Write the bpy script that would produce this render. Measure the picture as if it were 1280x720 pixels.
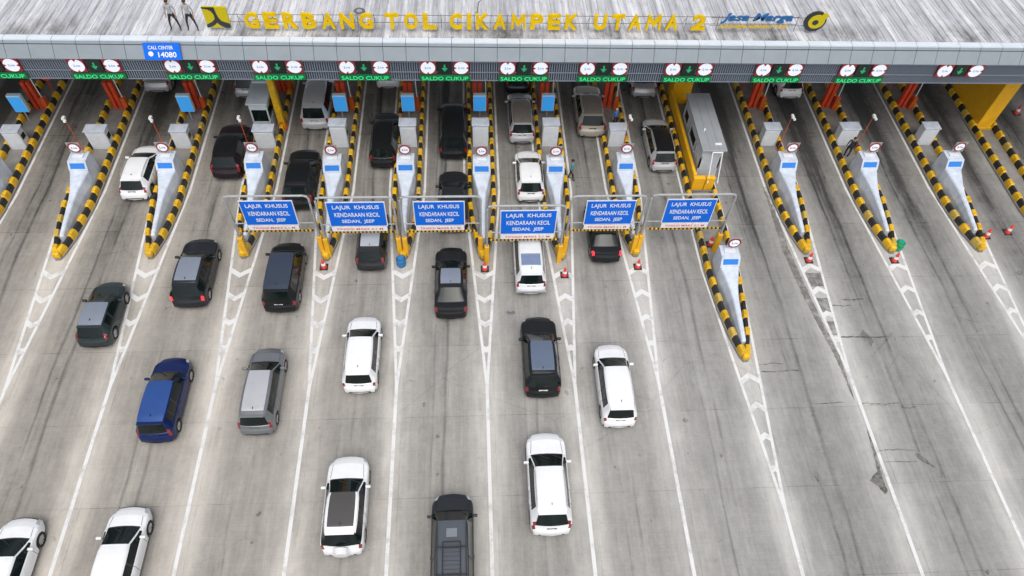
import bpy, bmesh, math, random
from mathutils import Vector, Matrix
R = math.radians
random.seed(7)
for o in list(bpy.data.objects): bpy.data.objects.remove(o)
S = bpy.context.scene
C = S.collection

# ------------------------------------------------------------ camera
CAM_H = 32.2975
def setup_camera():
    f, pitch, yaw, roll = 900.0, 0.94051, 0.093523, 0.06
    fw = Vector((math.sin(yaw)*math.cos(pitch), math.cos(yaw)*math.cos(pitch), -math.sin(pitch)))
    r = Vector((math.cos(yaw), -math.sin(yaw), 0)); u = r.cross(fw)
    r2 = r*math.cos(roll)+u*math.sin(roll); u2 = -r*math.sin(roll)+u*math.cos(roll)
    cam = bpy.data.cameras.new('camera'); o = bpy.data.objects.new('camera', cam); C.objects.link(o)
    m = Matrix((( r2.x, u2.x, -fw.x, 0), (r2.y, u2.y, -fw.y, 0), (r2.z, u2.z, -fw.z, CAM_H), (0, 0, 0, 1)))
    o.matrix_world = m
    cam.sensor_width = 36; cam.lens = f/1280*36; cam.clip_start = .5; cam.clip_end = 3000
    S.camera = o
setup_camera()
# ------------------------------------------------------------ world, sun, exposure
w = bpy.data.worlds.new('World'); S.world = w; w.use_nodes = True
nt = w.node_tree; bg = nt.nodes['Background']
sky = nt.nodes.new('ShaderNodeTexSky'); sky.sky_type = 'NISHITA'; sky.sun_disc = False
sky.sun_elevation = R(60); sky.sun_rotation = R(168); sky.air_density = 1.0; sky.dust_density = 4.0; sky.ozone_density = 1.0
hsv = nt.nodes.new('ShaderNodeHueSaturation'); hsv.inputs['Saturation'].default_value = .38
nt.links.new(sky.outputs[0], hsv.inputs['Color']); nt.links.new(hsv.outputs[0], bg.inputs[0])
bg.inputs[1].default_value = .13
sun = bpy.data.lights.new('sun', 'SUN'); sun.energy = 1.0; sun.angle = R(50); sun.color = (1, .965, .92)
so = bpy.data.objects.new('sun', sun); C.objects.link(so); so.rotation_euler = (R(20), 0, R(-12))
S.view_settings.view_transform = 'Standard'; S.view_settings.look = 'None'; S.view_settings.gamma = 1
S.view_settings.exposure = 0.43
S.render.engine = 'CYCLES'

# ------------------------------------------------------------ materials
def mat(name, col, rough=.6, metal=0, coat=0, emit=0, noise=0, nscale=4, stretch=(1, 1, 1), bump=0, spec=.5, col2=None):
    m = bpy.data.materials.new(name); m.use_nodes = True; n = m.node_tree; b = n.nodes['Principled BSDF']
    b.inputs['Base Color'].default_value = (*col, 1); b.inputs['Roughness'].default_value = rough
    b.inputs['Metallic'].default_value = metal; b.inputs['Coat Weight'].default_value = coat
    b.inputs['Coat Roughness'].default_value = .08; b.inputs['Specular IOR Level'].default_value = spec
    if emit:
        b.inputs['Emission Color'].default_value = (*col, 1); b.inputs['Emission Strength'].default_value = emit
    if noise or bump:
        tc = n.nodes.new('ShaderNodeTexCoord'); mp = n.nodes.new('ShaderNodeMapping'); mp.inputs['Scale'].default_value = stretch
        nz = n.nodes.new('ShaderNodeTexNoise'); nz.inputs['Scale'].default_value = nscale; nz.inputs['Detail'].default_value = 6; nz.inputs['Roughness'].default_value = .65
        ge = n.nodes.new('ShaderNodeNewGeometry'); n.links.new(ge.outputs['Position'], mp.inputs[0]); n.links.new(mp.outputs[0], nz.inputs[0])
        if noise:
            rp = n.nodes.new('ShaderNodeValToRGB')
            rp.color_ramp.elements[0].position = .3; rp.color_ramp.elements[1].position = .7
            c2 = col2 or tuple(c*(1-noise) for c in col)
            rp.color_ramp.elements[0].color = (*c2, 1); rp.color_ramp.elements[1].color = (*col, 1)
            n.links.new(nz.outputs[0], rp.inputs[0]); n.links.new(rp.outputs[0], b.inputs['Base Color'])
        if bump:
            bp = n.nodes.new('ShaderNodeBump'); bp.inputs['Strength'].default_value = bump; bp.inputs['Distance'].default_value = .02
            n.links.new(nz.outputs[0], bp.inputs['Height']); n.links.new(bp.outputs[0], b.inputs['Normal'])
    return m
M = dict(
    yellow=mat('yellow_paint', (.86, .50, .01), .55, noise=.45, nscale=2.6),
    yellow_faded=mat('faded_yellow_paint', (.62, .42, .08), .6, noise=.3, nscale=5),
    black=mat('black_paint', (.022, .022, .022), .5, noise=.4),
    orange=mat('orange_paint', (.66, .11, .02), .5, noise=.3),
    red=mat('red_paint', (.72, .07, .02), .5, noise=.3),
    redbright=mat('red_plastic', (.72, .06, .04), .5),
    hull=mat('bluish_white_paint', (.62, .68, .77), .5, noise=.30, nscale=2.2, stretch=(1, 1, .5)),
    hull2=mat('pale_grey_steel', (.70, .74, .78), .5, noise=.15, nscale=3),
    white=mat('white_paint', (.8, .8, .8), .5, noise=.1),
    galv=mat('galvanised_pipe', (.42, .43, .44), .5, metal=.2, noise=.25),
    blue=mat('sign_blue', (.004, .135, .68), .6, noise=.05, spec=.2),
    bluelit=mat('display_blue', (.05, .36, .85), .4, emit=.25),
    sky=mat('display_top', (.6, .75, .85), .5),
    panelblue=mat('panel_blue', (.02, .19, .62), .4),
    island=mat('island_concrete', (.27, .26, .245), .85, noise=.35, nscale=1.6, bump=.2),
    rubber=mat('tyre_rubber', (.02, .02, .02), .8), dark=mat('dark_trim', (.02, .021, .022), .45),
    seam=mat('panel_gap', (.01, .01, .01), .7),
    rim=mat('alloy_rim', (.45, .46, .47), .3, metal=.8), rimdark=mat('dark_rim', (.08, .08, .08), .35, metal=.6),
    glass=mat('car_glass', (.006, .011, .011), .09, spec=.32),
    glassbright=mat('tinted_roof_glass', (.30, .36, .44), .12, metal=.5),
    lamp=mat('head_lamp_glass', (.42, .45, .48), .2),
    plate=mat('number_plate', (.03, .03, .03), .4), platew=mat('white_number_plate', (.7, .7, .7), .4),
    tail=mat('tail_lamp_red', (.22, .010, .012), .2, coat=.5),
    taillit=mat('lit_tail_lamp', (1, .03, .04), .2, emit=.7),
    chrome=mat('chrome_trim', (.7, .7, .7), .15, metal=1),
    roof=None, green=mat('green_led', (.03, .62, .20), .5, emit=.35), greendark=mat('led_board_green', (.005, .10, .035), .5, emit=.2),
    ledblack=mat('led_board', (.012, .015, .015), .4), disc=mat('lit_white_disc', (.8, .84, .9), .5, emit=.12),
    signred=mat('sign_red', (.28, .02, .03), .55), signred2=mat('sign_red_letters', (.75, .06, .05), .5),
    letter=mat('letter_yellow', (.80, .53, .0), .55, spec=.2, noise=.25, nscale=4), letterside=mat('letter_side', (.72, .40, .01), .5),
    letterblue=mat('letter_blue', (.02, .13, .34), .4), logoyellow=mat('logo_yellow', (.52, .43, .01), .5, spec=.2),
    logoblack=mat('logo_black', (.02, .025, .03), .45),
    gutterw=mat('gutter_white', (.62, .68, .74), .45, noise=.12, nscale=1), gutterg=mat('gutter_grey', (.25, .29, .32), .4, noise=.12, nscale=1.2),
    fin=mat('louvre_grey', (.20, .235, .29), .5, metal=.1), finback=mat('louvre_backing', (.045, .055, .08), .7),
    soffit=mat('soffit_grey', (.22, .22, .22), .7),
    skin=mat('skin', (.35, .19, .12), .6), hair=mat('hair_black', (.015, .013, .012), .6),
    teal=mat('teal_shirt', (.05, .30, .38), .8), navy=mat('navy_cloth', (.02, .03, .05), .8), shirtblue=mat('blue_shirt', (.08, .2, .48), .8),
    greycloth=mat('grey_cloth', (.36, .38, .40), .8), trousers=mat('dark_trousers', (.018, .02, .024), .8), cap=mat('white_cap', (.7, .68, .66), .7),
    barrelblue=mat('blue_plastic', (.02, .16, .40), .45), greenplastic=mat('green_plastic', (.01, .28, .14), .5),
    boothroof=mat('booth_roof_metal', (.42, .45, .48), .4, metal=.3, noise=.15, nscale=1), pier=mat('pier_orange_paint', (.88, .46, .01), .5, noise=.2, nscale=1.5),
    steel=mat('booth_wall', (.52, .58, .63), .45, noise=.15),
    greenarrow=mat('dim_green_led', (.01, .30, .12), .5, emit=.25),
    steelgrey=mat('weathered_steel', (.16, .18, .20), .5),
    cable=mat('dark_wire', (.12, .12, .12), .6),
)
def worn_white():
    m = bpy.data.materials.new('road_marking_paint'); m.use_nodes = True; n = m.node_tree; b = n.nodes['Principled BSDF']
    tc = n.nodes.new('ShaderNodeTexCoord'); nz = n.nodes.new('ShaderNodeTexNoise'); nz.inputs['Scale'].default_value = 1.1; nz.inputs['Detail'].default_value = 9; nz.inputs['Roughness'].default_value = .7
    rp = n.nodes.new('ShaderNodeValToRGB'); e = rp.color_ramp.elements
    e[0].position = .30; e[0].color = (.40, .395, .38, 1); e[1].position = .50; e[1].color = (.66, .66, .65, 1)
    n.links.new(tc.outputs['Object'], nz.inputs[0]); n.links.new(nz.outputs[0], rp.inputs[0]); n.links.new(rp.outputs[0], b.inputs['Base Color'])
    b.inputs['Roughness'].default_value = .7
    return m
M['mark'] = worn_white()

# ------------------------------------------------------------ mesh helpers
def obj(name, bm, m, parent=None, smooth=False, loc=None, recalc=True):
    if recalc: bmesh.ops.recalc_face_normals(bm, faces=bm.faces[:])
    me = bpy.data.meshes.new(name); bm.to_mesh(me); bm.free()
    for x in (m if isinstance(m, (list, tuple)) else [m]): me.materials.append(x)
    if smooth:
        me.polygons.foreach_set('use_smooth', [True]*len(me.polygons))
    o = bpy.data.objects.new(name, me); C.objects.link(o)
    if parent: o.parent = parent
    if loc: o.location = loc
    return o
def B(): return bmesh.new()
def box(bm, x0, x1, y0, y1, z0, z1, mi=0, bev=0):
    vs = [bm.verts.new((x, y, z)) for z in (z0, z1) for y in (y0, y1) for x in (x0, x1)]
    fs = [bm.faces.new([vs[i] for i in q]) for q in ((0, 2, 3, 1), (4, 5, 7, 6), (0, 1, 5, 4), (2, 6, 7, 3), (0, 4, 6, 2), (1, 3, 7, 5))]
    if bev:
        es = list({e for f in fs for e in f.edges})
        r = bmesh.ops.bevel(bm, geom=es, offset=bev, segments=2, profile=.6, affect='EDGES')
        fs = [f for f in set(r['faces']) | {f for f in fs if f.is_valid}]
    for f in fs: f.material_index = mi
    return vs
def tube(bm, pts, r, n=8, mi=0, cap=True, r2=None):
    pts = [Vector(p) for p in pts]; rings = []
    for i, p in enumerate(pts):
        d = (pts[min(i+1, len(pts)-1)]-pts[max(i-1, 0)]).normalized()
        a = Vector((0, 0, 1)) if abs(d.z) < .9 else Vector((1, 0, 0))
        u = d.cross(a).normalized(); v = d.cross(u)
        rr = r if r2 is None else r+(r2-r)*i/(len(pts)-1)
        rings.append([bm.verts.new(p+(u*math.cos(2*math.pi*k/n)+v*math.sin(2*math.pi*k/n))*rr) for k in range(n)])
    for a, b in zip(rings, rings[1:]):
        for k in range(n): bm.faces.new((a[k], a[(k+1) % n], b[(k+1) % n], b[k])).material_index = mi
    if cap:
        bm.faces.new(rings[0]).material_index = mi; bm.faces.new(rings[-1][::-1]).material_index = mi
def disc_y(bm, cx, y0, y1, cz, rx, rz=None, n=28, mi=0, shear=0):       # a short cylinder whose axis runs along Y
    rz = rz or rx
    a = [bm.verts.new((cx+rx*math.cos(t)+shear*rz*math.sin(t), y0, cz+rz*math.sin(t))) for t in [2*math.pi*k/n for k in range(n)]]
    b = [bm.verts.new((v.co.x, y1, v.co.z)) for v in a]
    bm.faces.new(a).material_index = mi; bm.faces.new(b[::-1]).material_index = mi
    for k in range(n): bm.faces.new((a[k], a[(k+1) % n], b[(k+1) % n], b[k])).material_index = mi
def poly_y(bm, pts, y0, y1, mi=0):                                       # an (x,z) outline given thickness along Y
    a = [bm.verts.new((x, y0, z)) for x, z in pts]; b = [bm.verts.new((x, y1, z)) for x, z in pts]; n = len(pts)
    bm.faces.new(a).material_index = mi; bm.faces.new(b[::-1]).material_index = mi
    for k in range(n): bm.faces.new((a[k], a[(k+1) % n], b[(k+1) % n], b[k])).material_index = mi
def sheet(bm, pts, z, mi=0):
    f = bm.faces.new([bm.verts.new((x, y, z)) for x, y in pts]); f.material_index = mi
    if f.normal.z < 0: f.normal_flip()
def empty(name, loc=(0, 0, 0), rz=0):
    o = bpy.data.objects.new(name, None); C.objects.link(o); o.location = loc; o.rotation_euler = (0, 0, rz); o.empty_display_size = .3
    return o
def tag(o, label, cat, group=None, kind=None):
    o['label'] = label; o['category'] = cat
    if group: o['group'] = group
    if kind: o['kind'] = kind
    return o
def struct(name, bm, m):
    o = obj(name, bm, m); o['kind'] = 'structure'; return o
def copy_tree(o, parent=None):
    c = o.copy(); C.objects.link(c); c.parent = parent
    for ch in o.children: copy_tree(ch, c)
    return c
def text_mesh(name, s, m, width, height, loc, parent, extrude=.01, italic=0, bold=.0, smooth=False):
    """lettering that stands upright and faces -Y, centred on loc"""
    cu = bpy.data.curves.new(name, 'FONT'); cu.body = s; cu.align_x = 'CENTER'; cu.align_y = 'CENTER'; cu.extrude = extrude; cu.offset = bold; cu.shear = italic; cu.resolution_u = 3
    t = bpy.data.objects.new(name, cu); C.objects.link(t)
    dg = bpy.context.evaluated_depsgraph_get(); me = bpy.data.meshes.new_from_object(t.evaluated_get(dg))
    bpy.data.objects.remove(t); bpy.data.curves.remove(cu)
    xs = [v.co.x for v in me.vertices]; ys = [v.co.y for v in me.vertices]
    sx = width/(max(xs)-min(xs)); sy = height/(max(ys)-min(ys)); cx = (max(xs)+min(xs))/2; cy = (max(ys)+min(ys))/2
    for v in me.vertices: v.co = Vector(((v.co.x-cx)*sx, -v.co.z, (v.co.y-cy)*sy))
    me.name = name; me.materials.clear(); me.materials.append(m)
    o = bpy.data.objects.new(name, me); C.objects.link(o); o.location = loc; o.parent = parent
    return o

# ------------------------------------------------------------ ground
ISL = {0: -27.95, 1: -22.93, 2: -17.94, 3: -12.82, 4: -8.2, 5: -3.87, 6: .67, 7: 5.12, 8: 9.43, 9: 14.2, 10: 19.53, 11: 24.68, 12: 29.87+.25, 13: 34.95}
NOSE = {k: 25.8 for k in ISL}; NOSE[9] = 18.7; NOSE[13] = 25.0
NOSE.update({1: 26.1, 2: 26.1, 3: 26.05, 6: 25.65, 7: 25.6})
def make_ground():
    bm = B()
    lay = bm.verts.layers.float.new('lane')
    xs = [(-900, -170), (-60, -6)] + [(ISL[k], k) for k in range(14)] + [(60, 19), (900, 190)]
    ys = [-300, 0, 60, 1200]
    g = []
    for y in ys:
        row = []
        for x, l in xs:
            v = bm.verts.new((x, y, 0)); v[lay] = l+20; row.append(v)
        g.append(row)
    for a, b in zip(g, g[1:]):
        for i in range(len(a)-1): bm.faces.new((a[i], a[i+1], b[i+1], b[i]))
    m = bpy.data.materials.new('road_concrete'); m.use_nodes = True; n = m.node_tree; b = n.nodes['Principled BSDF']; L = n.links
    def node(t, **k):
        x = n.nodes.new(t)
        for a, v in k.items(): setattr(x, a, v)
        return x
    def math_(op, a, b_=None, c=None, clamp=False):
        x = node('ShaderNodeMath', operation=op, use_clamp=clamp)
        for i, v in enumerate((a, b_, c)):
            if v is None: continue
            if isinstance(v, (int, float)): x.inputs[i].default_value = v
            else: L.new(v, x.inputs[i])
        return x.outputs[0]
    def smooth(v, lo, hi, o0=0, o1=1):
        x = node('ShaderNodeMapRange', interpolation_type='SMOOTHSTEP'); L.new(v, x.inputs[0])
        for i, q in enumerate((lo, hi, o0, o1)): x.inputs[i+1].default_value = q
        return x.outputs[0]
    tc = node('ShaderNodeTexCoord'); sp = node('ShaderNodeSeparateXYZ'); L.new(tc.outputs['Object'], sp.inputs[0]); X, Y = sp.outputs[0], sp.outputs[1]
    def noise(scale, stretch, detail=5, rough=.6, off=0):
        mp = node('ShaderNodeMapping'); mp.inputs['Scale'].default_value = (*stretch, 1); mp.inputs['Location'].default_value = (off, off*1.7, off)
        L.new(tc.outputs['Object'], mp.inputs[0]); z = node('ShaderNodeTexNoise'); z.inputs['Scale'].default_value = scale; z.inputs['Detail'].default_value = detail; z.inputs['Roughness'].default_value = rough
        L.new(mp.outputs[0], z.inputs[0]); return z.outputs[0]
    at = node('ShaderNodeAttribute', attribute_name='lane'); lane = at.outputs['Fac']
    wob = math_('MULTIPLY', math_('SUBTRACT', noise(.35, (1, .35), 3, .5, 5), .5), .16)
    u = math_('FRACT', math_('ADD', lane, wob))
    lid = math_('FLOOR', lane)
    # per-lane strength
    wn = node('ShaderNodeTexWhiteNoise', noise_dimensions='1D'); L.new(lid, wn.inputs['W']); rnd = wn.outputs[0]
    def bump_(c, wd):
        d = math_('ABSOLUTE', math_('SUBTRACT', u, c)); return smooth(d, 0, wd, 1, 0)
    outer = math_('MAXIMUM', smooth(lane, 21.9, 22.3, 1, 0), smooth(lane, 28.9, 29.2, 0, 1))       # lanes where heavy lorries stop
    tr = math_('ADD', bump_(.33, .17), bump_(.68, .17))
    oil = math_('MAXIMUM', bump_(.5, .10), math_('MULTIPLY', outer, bump_(.5, .19)))
    edge = smooth(math_('ABSOLUTE', math_('SUBTRACT', u, .5)), .27, .46, 0, 1)
    deep = smooth(Y, 17, 36, 0, 1)                     # dirt builds up towards the booths where cars stop
    nlong = noise(1.1, (1.6, .10), 6, .65, 3); nbig = noise(.22, (1, .6), 5, .6, 9); nfine = noise(26, (1, 1), 4, .7, 1)
    brush = noise(9, (.05, 1.6), 4, .6, 2); nmid = noise(1.3, (1, .7), 8, .7, 17)
    v = math_('MULTIPLY_ADD', math_('SUBTRACT', nbig, .5), .34, 1.02)
    v = math_('MULTIPLY_ADD', math_('SUBTRACT', nlong, .5), .45, v)
    v = math_('MULTIPLY_ADD', math_('SUBTRACT', noise(3.4, (1.5, .09), 5, .7, 13), .5), .50, v)
    v = math_('MULTIPLY_ADD', math_('SUBTRACT', nfine, .5), .55, v)
    v = math_('MULTIPLY_ADD', math_('SUBTRACT', brush, .5), .20, v)
    v = math_('MULTIPLY_ADD', math_('SUBTRACT', noise(5.5, (1, .8), 8, .75, 23), .5), .42, v)
    v = math_('MULTIPLY_ADD', math_('SUBTRACT', nmid, .5), .50, v)
    v = math_('MULTIPLY_ADD', edge, smooth(noise(.35, (1, .4), 5, .65, 61), .36, .62, .12, .55), v)
    v = math_('SUBTRACT', v, .08)
    st = math_('MULTIPLY_ADD', deep, .16, .15)
    v = math_('SUBTRACT', v, math_('MULTIPLY', math_('MULTIPLY', tr, st), math_('MULTIPLY_ADD', nlong, 1.2, .3)))
    ost = math_('MULTIPLY', math_('MULTIPLY_ADD', deep, .55, .22), math_('ADD', math_('MULTIPLY_ADD', rnd, .7, .4), math_('MULTIPLY', outer, .35)))
    v = math_('SUBTRACT', v, math_('MULTIPLY', math_('MULTIPLY', oil, ost), smooth(nlong, .3, .60, .4, 1)))
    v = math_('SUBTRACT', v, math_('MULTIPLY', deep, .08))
    v = math_('SUBTRACT', v, math_('MULTIPLY', smooth(Y, 31, 39, 0, 1), .20))  # under the canopy: real dirt plus the canopy's shade, put into the colour
    thin = math_('MULTIPLY', math_('MAXIMUM', bump_(.53, .03), bump_(.40, .022)), smooth(noise(.5, (1.2, .16), 5, .7, 41), .40, .58, 0, .30))
    v = math_('SUBTRACT', v, thin)
    # slabs and joints (4.05 m long, one lane wide)
    sy = math_('DIVIDE', math_('ADD', Y, 40.5-11.7+.0), 4.05)
    cmb = node('ShaderNodeCombineXYZ'); L.new(math_('FLOOR', sy), cmb.inputs[0]); L.new(lid, cmb.inputs[1])
    wn2 = node('ShaderNodeTexWhiteNoise', noise_dimensions='3D'); L.new(cmb.outputs[0], wn2.inputs[0])
    v = math_('MULTIPLY_ADD', math_('SUBTRACT', wn2.outputs[0], .5), .07, v)
    fj = math_('ABSOLUTE', math_('SUBTRACT', math_('FRACT', sy), .5)); j1 = smooth(fj, .4935, .4975, 0, 1)
    u2 = math_('FRACT', lane); j2 = smooth(math_('ABSOLUTE', math_('SUBTRACT', u2, .075)), .002, .005, 1, 0)
    jj = math_('MULTIPLY', math_('MAXIMUM', j1, j2), smooth(noise(.8, (1, 1), 3, .6, 31), .38, .6, .08, .55))
    v = math_('SUBTRACT', v, math_('MULTIPLY', jj, .5))
    # hairline cracks
    vo = node('ShaderNodeTexVoronoi', feature='DISTANCE_TO_EDGE'); vo.inputs['Scale'].default_value = .16
    mp = node('ShaderNodeMapping'); L.new(tc.outputs['Object'], mp.inputs[0]); nzv = node('ShaderNodeTexNoise'); nzv.inputs['Scale'].default_value = 1.2; nzv.inputs['Detail'].default_value = 6
    va = node('ShaderNodeVectorMath', operation='MULTIPLY_ADD'); L.new(nzv.outputs['Color'], va.inputs[0]); va.inputs[1].default_value = (2.2, 2.2, 0); L.new(tc.outputs['Object'], va.inputs[2]); L.new(va.outputs[0], vo.inputs[0])
    crack = math_('MULTIPLY', smooth(vo.outputs[0], .001, .006, 1, 0), smooth(noise(.13, (1, 1), 3, .6, 55), .54, .6, 0, .8))
    v = math_('SUBTRACT', v, math_('MULTIPLY', crack, .16))
    # scattered spots of old oil
    sp2 = smooth(noise(2.1, (1, .8), 3, .5, 77), .70, .76, 0, .35); v = math_('SUBTRACT', v, sp2)
    v = math_('MAXIMUM', v, .12)
    warm = smooth(X, -22, 16, 0, 1)
    mx = node('ShaderNodeMix', data_type='RGBA'); L.new(warm, mx.inputs[0]); mx.inputs[6].default_value = (.342, .318, .282, 1); mx.inputs[7].default_value = (.320, .314, .298, 1)
    vm = node('ShaderNodeVectorMath', operation='SCALE'); L.new(mx.outputs[2], vm.inputs[0]); L.new(v, vm.inputs['Scale'])
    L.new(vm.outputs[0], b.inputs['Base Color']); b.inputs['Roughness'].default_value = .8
    bp = node('ShaderNodeBump'); bp.inputs['Strength'].default_value = .25; bp.inputs['Distance'].default_value = .01; L.new(nfine, bp.inputs['Height']); L.new(bp.outputs[0], b.inputs['Normal'])
    o = struct('road', bm, m)
make_ground()

def make_marking(k):
    x0, y0 = ISL[k], NOSE[k]; bm = B(); z = .004
    up = 1 if k >= 7 else -1
    ym = y0-8.4 if k != 9 else y0-8.2
    lw = .072
    def strip(a, b, wd=lw, z=.004):
        a = Vector(a); b = Vector(b); n_ = Vector((-(b-a).y, (b-a).x)).normalized()*wd
        sheet(bm, [(a-n_)[:], (b-n_)[:], (b+n_)[:], (a+n_)[:]], z)
    hw = lambda y: .66+(y-y0)*.078*1.0 if k != 9 else .62+(y-y0)*.076
    yt = y0+5.2 if k != 9 else y0+6
    for s in (-1, 1):
        zz = .004 if s < 0 else .007
        strip((x0, ym), (x0+s*hw(yt), yt), lw, zz); a = Vector((x0+s*hw(yt), yt)); strip(a, (a.x, 52), lw*.9, zz+.012)
    strip((x0, ym+.3), (x0, -40), .085, .010)
    first = 1.25
    for i in range(5 if k != 9 else 4):
        yc = y0-first-1.62*i
        h = hw(yc)-.02; t = .17
        if h < .12: break
        d = min(.38, h*.75)*up
        # chevron as two slanted strips meeting on the axis
        for s in (-1, 1):
            sheet(bm, [(x0+s*h, yc-d*.5-t), (x0, yc+d*.5-t), (x0, yc+d*.5+t), (x0+s*h*1.03, yc-d*.5+t)], .013 if s < 0 else .0145)
    o = obj('lane_marking', bm, M['mark'], recalc=False); o['kind'] = 'structure'
for k in range(0, 13): make_marking(k)

def blob(bm, pts, z=.004, seed=1, jit=.06):
    rnd = random.Random(seed); out = []
    n = len(pts)
    for i in range(n):
        a = Vector(pts[i]); b = Vector(pts[(i+1) % n]); L_ = (b-a).length; m = max(2, int(L_/.15))
        for q in range(m):
            p = a.lerp(b, q/m); out.append((p.x+rnd.uniform(-jit, jit), p.y+rnd.uniform(-jit, jit)))
    f = bm.faces.new([bm.verts.new((x, y, z)) for x, y in out]); bmesh.ops.triangulate(bm, faces=[f])
def make_stains():
    m = mat('oil_stain_dirt', (.21, .20, .18), .85, noise=.35, nscale=4)
    md = mat('wet_oil_dirt', (.115, .108, .09), .6, noise=.4, nscale=5)
    for mm, sc in ((m, 1.6), (md, 2.6)):
        n = mm.node_tree; b = n.nodes['Principled BSDF']; g = n.nodes.new('ShaderNodeNewGeometry'); z = n.nodes.new('ShaderNodeTexNoise'); z.inputs['Scale'].default_value = sc; z.inputs['Detail'].default_value = 9; z.inputs['Roughness'].default_value = .75
        r = n.nodes.new('ShaderNodeMapRange'); n.links.new(g.outputs['Position'], z.inputs[0]); n.links.new(z.outputs[0], r.inputs[0]); r.inputs[1].default_value = .36; r.inputs[2].default_value = .62; r.inputs[3].default_value = 0; r.inputs[4].default_value = .85
        n.links.new(r.outputs[0], b.inputs['Alpha'])
    bm = B()
    blob(bm, [(18.35, 31), (18.2, 26), (18.5, 22.5), (19.1, 18.5), (19.3, 16), (19.38, 18.5), (18.95, 22.2), (18.62, 26), (18.62, 31)], seed=3, jit=.03)
    struct('dirt_stain', bm, m)
    bm = B()
    blob(bm, [(19.42, 14.6), (19.36, 14.0), (19.15, 12.3), (18.85, 12.1), (18.6, 11.85), (18.95, 11.6), (19.15, 11.15), (19.3, 11.3), (19.32, 12.1), (19.44, 13.2)], seed=4, jit=.04, z=.008)
    struct('oil_stain', bm, md)
    bm = B(); blob(bm, [(21.3, 13.0), (21.7, 12.6), (22.1, 12.35), (21.8, 12.8), (21.4, 13.25)], seed=6, jit=.05)
    struct('oil_stain', bm, md)
    bm = B(); blob(bm, [(20.9, 19.9), (21.3, 19.2), (21.6, 19.6), (21.2, 20.3)], seed=8, jit=.07)
    struct('dirt_stain', bm, m)
    for i_, (xa, xb, yy, th) in enumerate([(19.7, 22.4, 19.82, .05), (19.6, 21.6, 15.85, .045), (21.6, 22.4, 15.6, .04), (14.9, 16.9, 17.85, .04), (14.9, 16.2, 18.3, .03), (19.5, 21.4, 13.35, .03), (19.6, 21.3, 12.75, .025), (19.9, 21.0, 21.9, .04), (20.6, 21.9, 22.3, .05), (17.0, 18.7, 15.95, .03)]):
        bm = B(); n_ = 14; rr_ = random.Random(i_); c_ = [yy+.03*math.sin(q*.45+i_)+rr_.uniform(-.02, .02) for q in range(n_+1)]
        up = [(xa+(xb-xa)*q/n_, c_[q]+th*rr_.uniform(.3, 1.2)) for q in range(n_+1)]; dn = [(xa+(xb-xa)*q/n_, c_[q]-th*rr_.uniform(.3, 1.2)) for q in range(n_, -1, -1)]
        blob(bm, up+dn, seed=i_, jit=.008, z=.006); struct('pavement_crack', bm, md)
    # darker old patches inside the hatched taper in front of the tenth island
    bm = B()
    for yc, h in ((23.7, .42), (21.95, .32), (20.4, .2)):
        blob(bm, [(19.53-h, yc-.45), (19.53+h, yc-.45), (19.53+h*1.1, yc+.5), (19.53-h*1.1, yc+.5)], seed=int(yc), jit=.04, z=.003)
    struct('dirt_stain', bm, m)
make_stains()

# ------------------------------------------------------------ islands
def side_path(k, s):
    if k == 9: pts = [(.08, .0), (.36, 1.2), (.62, 3.0), (.80, 5.5)]
    else: pts = [(.08, .0), (.36, 1.1), (.58, 2.4), (.72, 3.8)]
    pts.append((pts[-1][0], 48-NOSE[k]))
    return [Vector((s*x, y, 0)) for x, y in pts]
def kerb_mesh(k, s):
    path = side_path(k, s); bm = B()
    L_ = [0]
    for a, b in zip(path, path[1:]): L_.append(L_[-1]+(b-a).length)
    def at(t):
        for i in range(len(path)-1):
            if t <= L_[i+1] or i == len(path)-2:
                q = (t-L_[i])/(L_[i+1]-L_[i]); return path[i].lerp(path[i+1], q), (path[i+1]-path[i]).normalized()
    rnd = random.Random(k*2+s); t = .0; i = 0; seg = .56
    faded = rnd.random() < .5
    while t < L_[-1]-seg:
        yel = i % 2 == 0
        hw, h = (.155, .46) if yel else (.115, .40)
        hw *= rnd.uniform(.94, 1.06); h *= rnd.uniform(.96, 1.04)
        rings = []
        for q in (0, .12, .88, 1):
            p, d = at(t+seg*q); nrm = Vector((d.y, -d.x, 0)); e = .82 if q in (0, 1) and yel else 1
            prof = [(-hw, .0), (-hw*e, h*.55), (-hw*.72*e, h*.9*e), (0, h*e), (hw*.72*e, h*.9*e), (hw*e, h*.55), (hw, 0)]
            rings.append([bm.verts.new(p+nrm*a+Vector((0, 0, b+.10))) for a, b in prof])
        mi = (0 if rnd.random() > .12 else 2) if yel else 1
        for a, b in zip(rings, rings[1:]):
            for j in range(6): bm.faces.new((a[j], a[j+1], b[j+1], b[j])).material_index = mi
        bm.faces.new(rings[0]).material_index = mi; bm.faces.new(rings[-1][::-1]).material_index = mi
        t += seg; i += 1
    return bm
ordn = ['', 'first', 'second', 'third', 'fourth', 'fifth', 'sixth', 'seventh', 'eighth', 'ninth', 'tenth', 'eleventh', 'twelfth', 'thirteenth', 'fourteenth']
def ol(k): return ordn[k+1]
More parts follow.
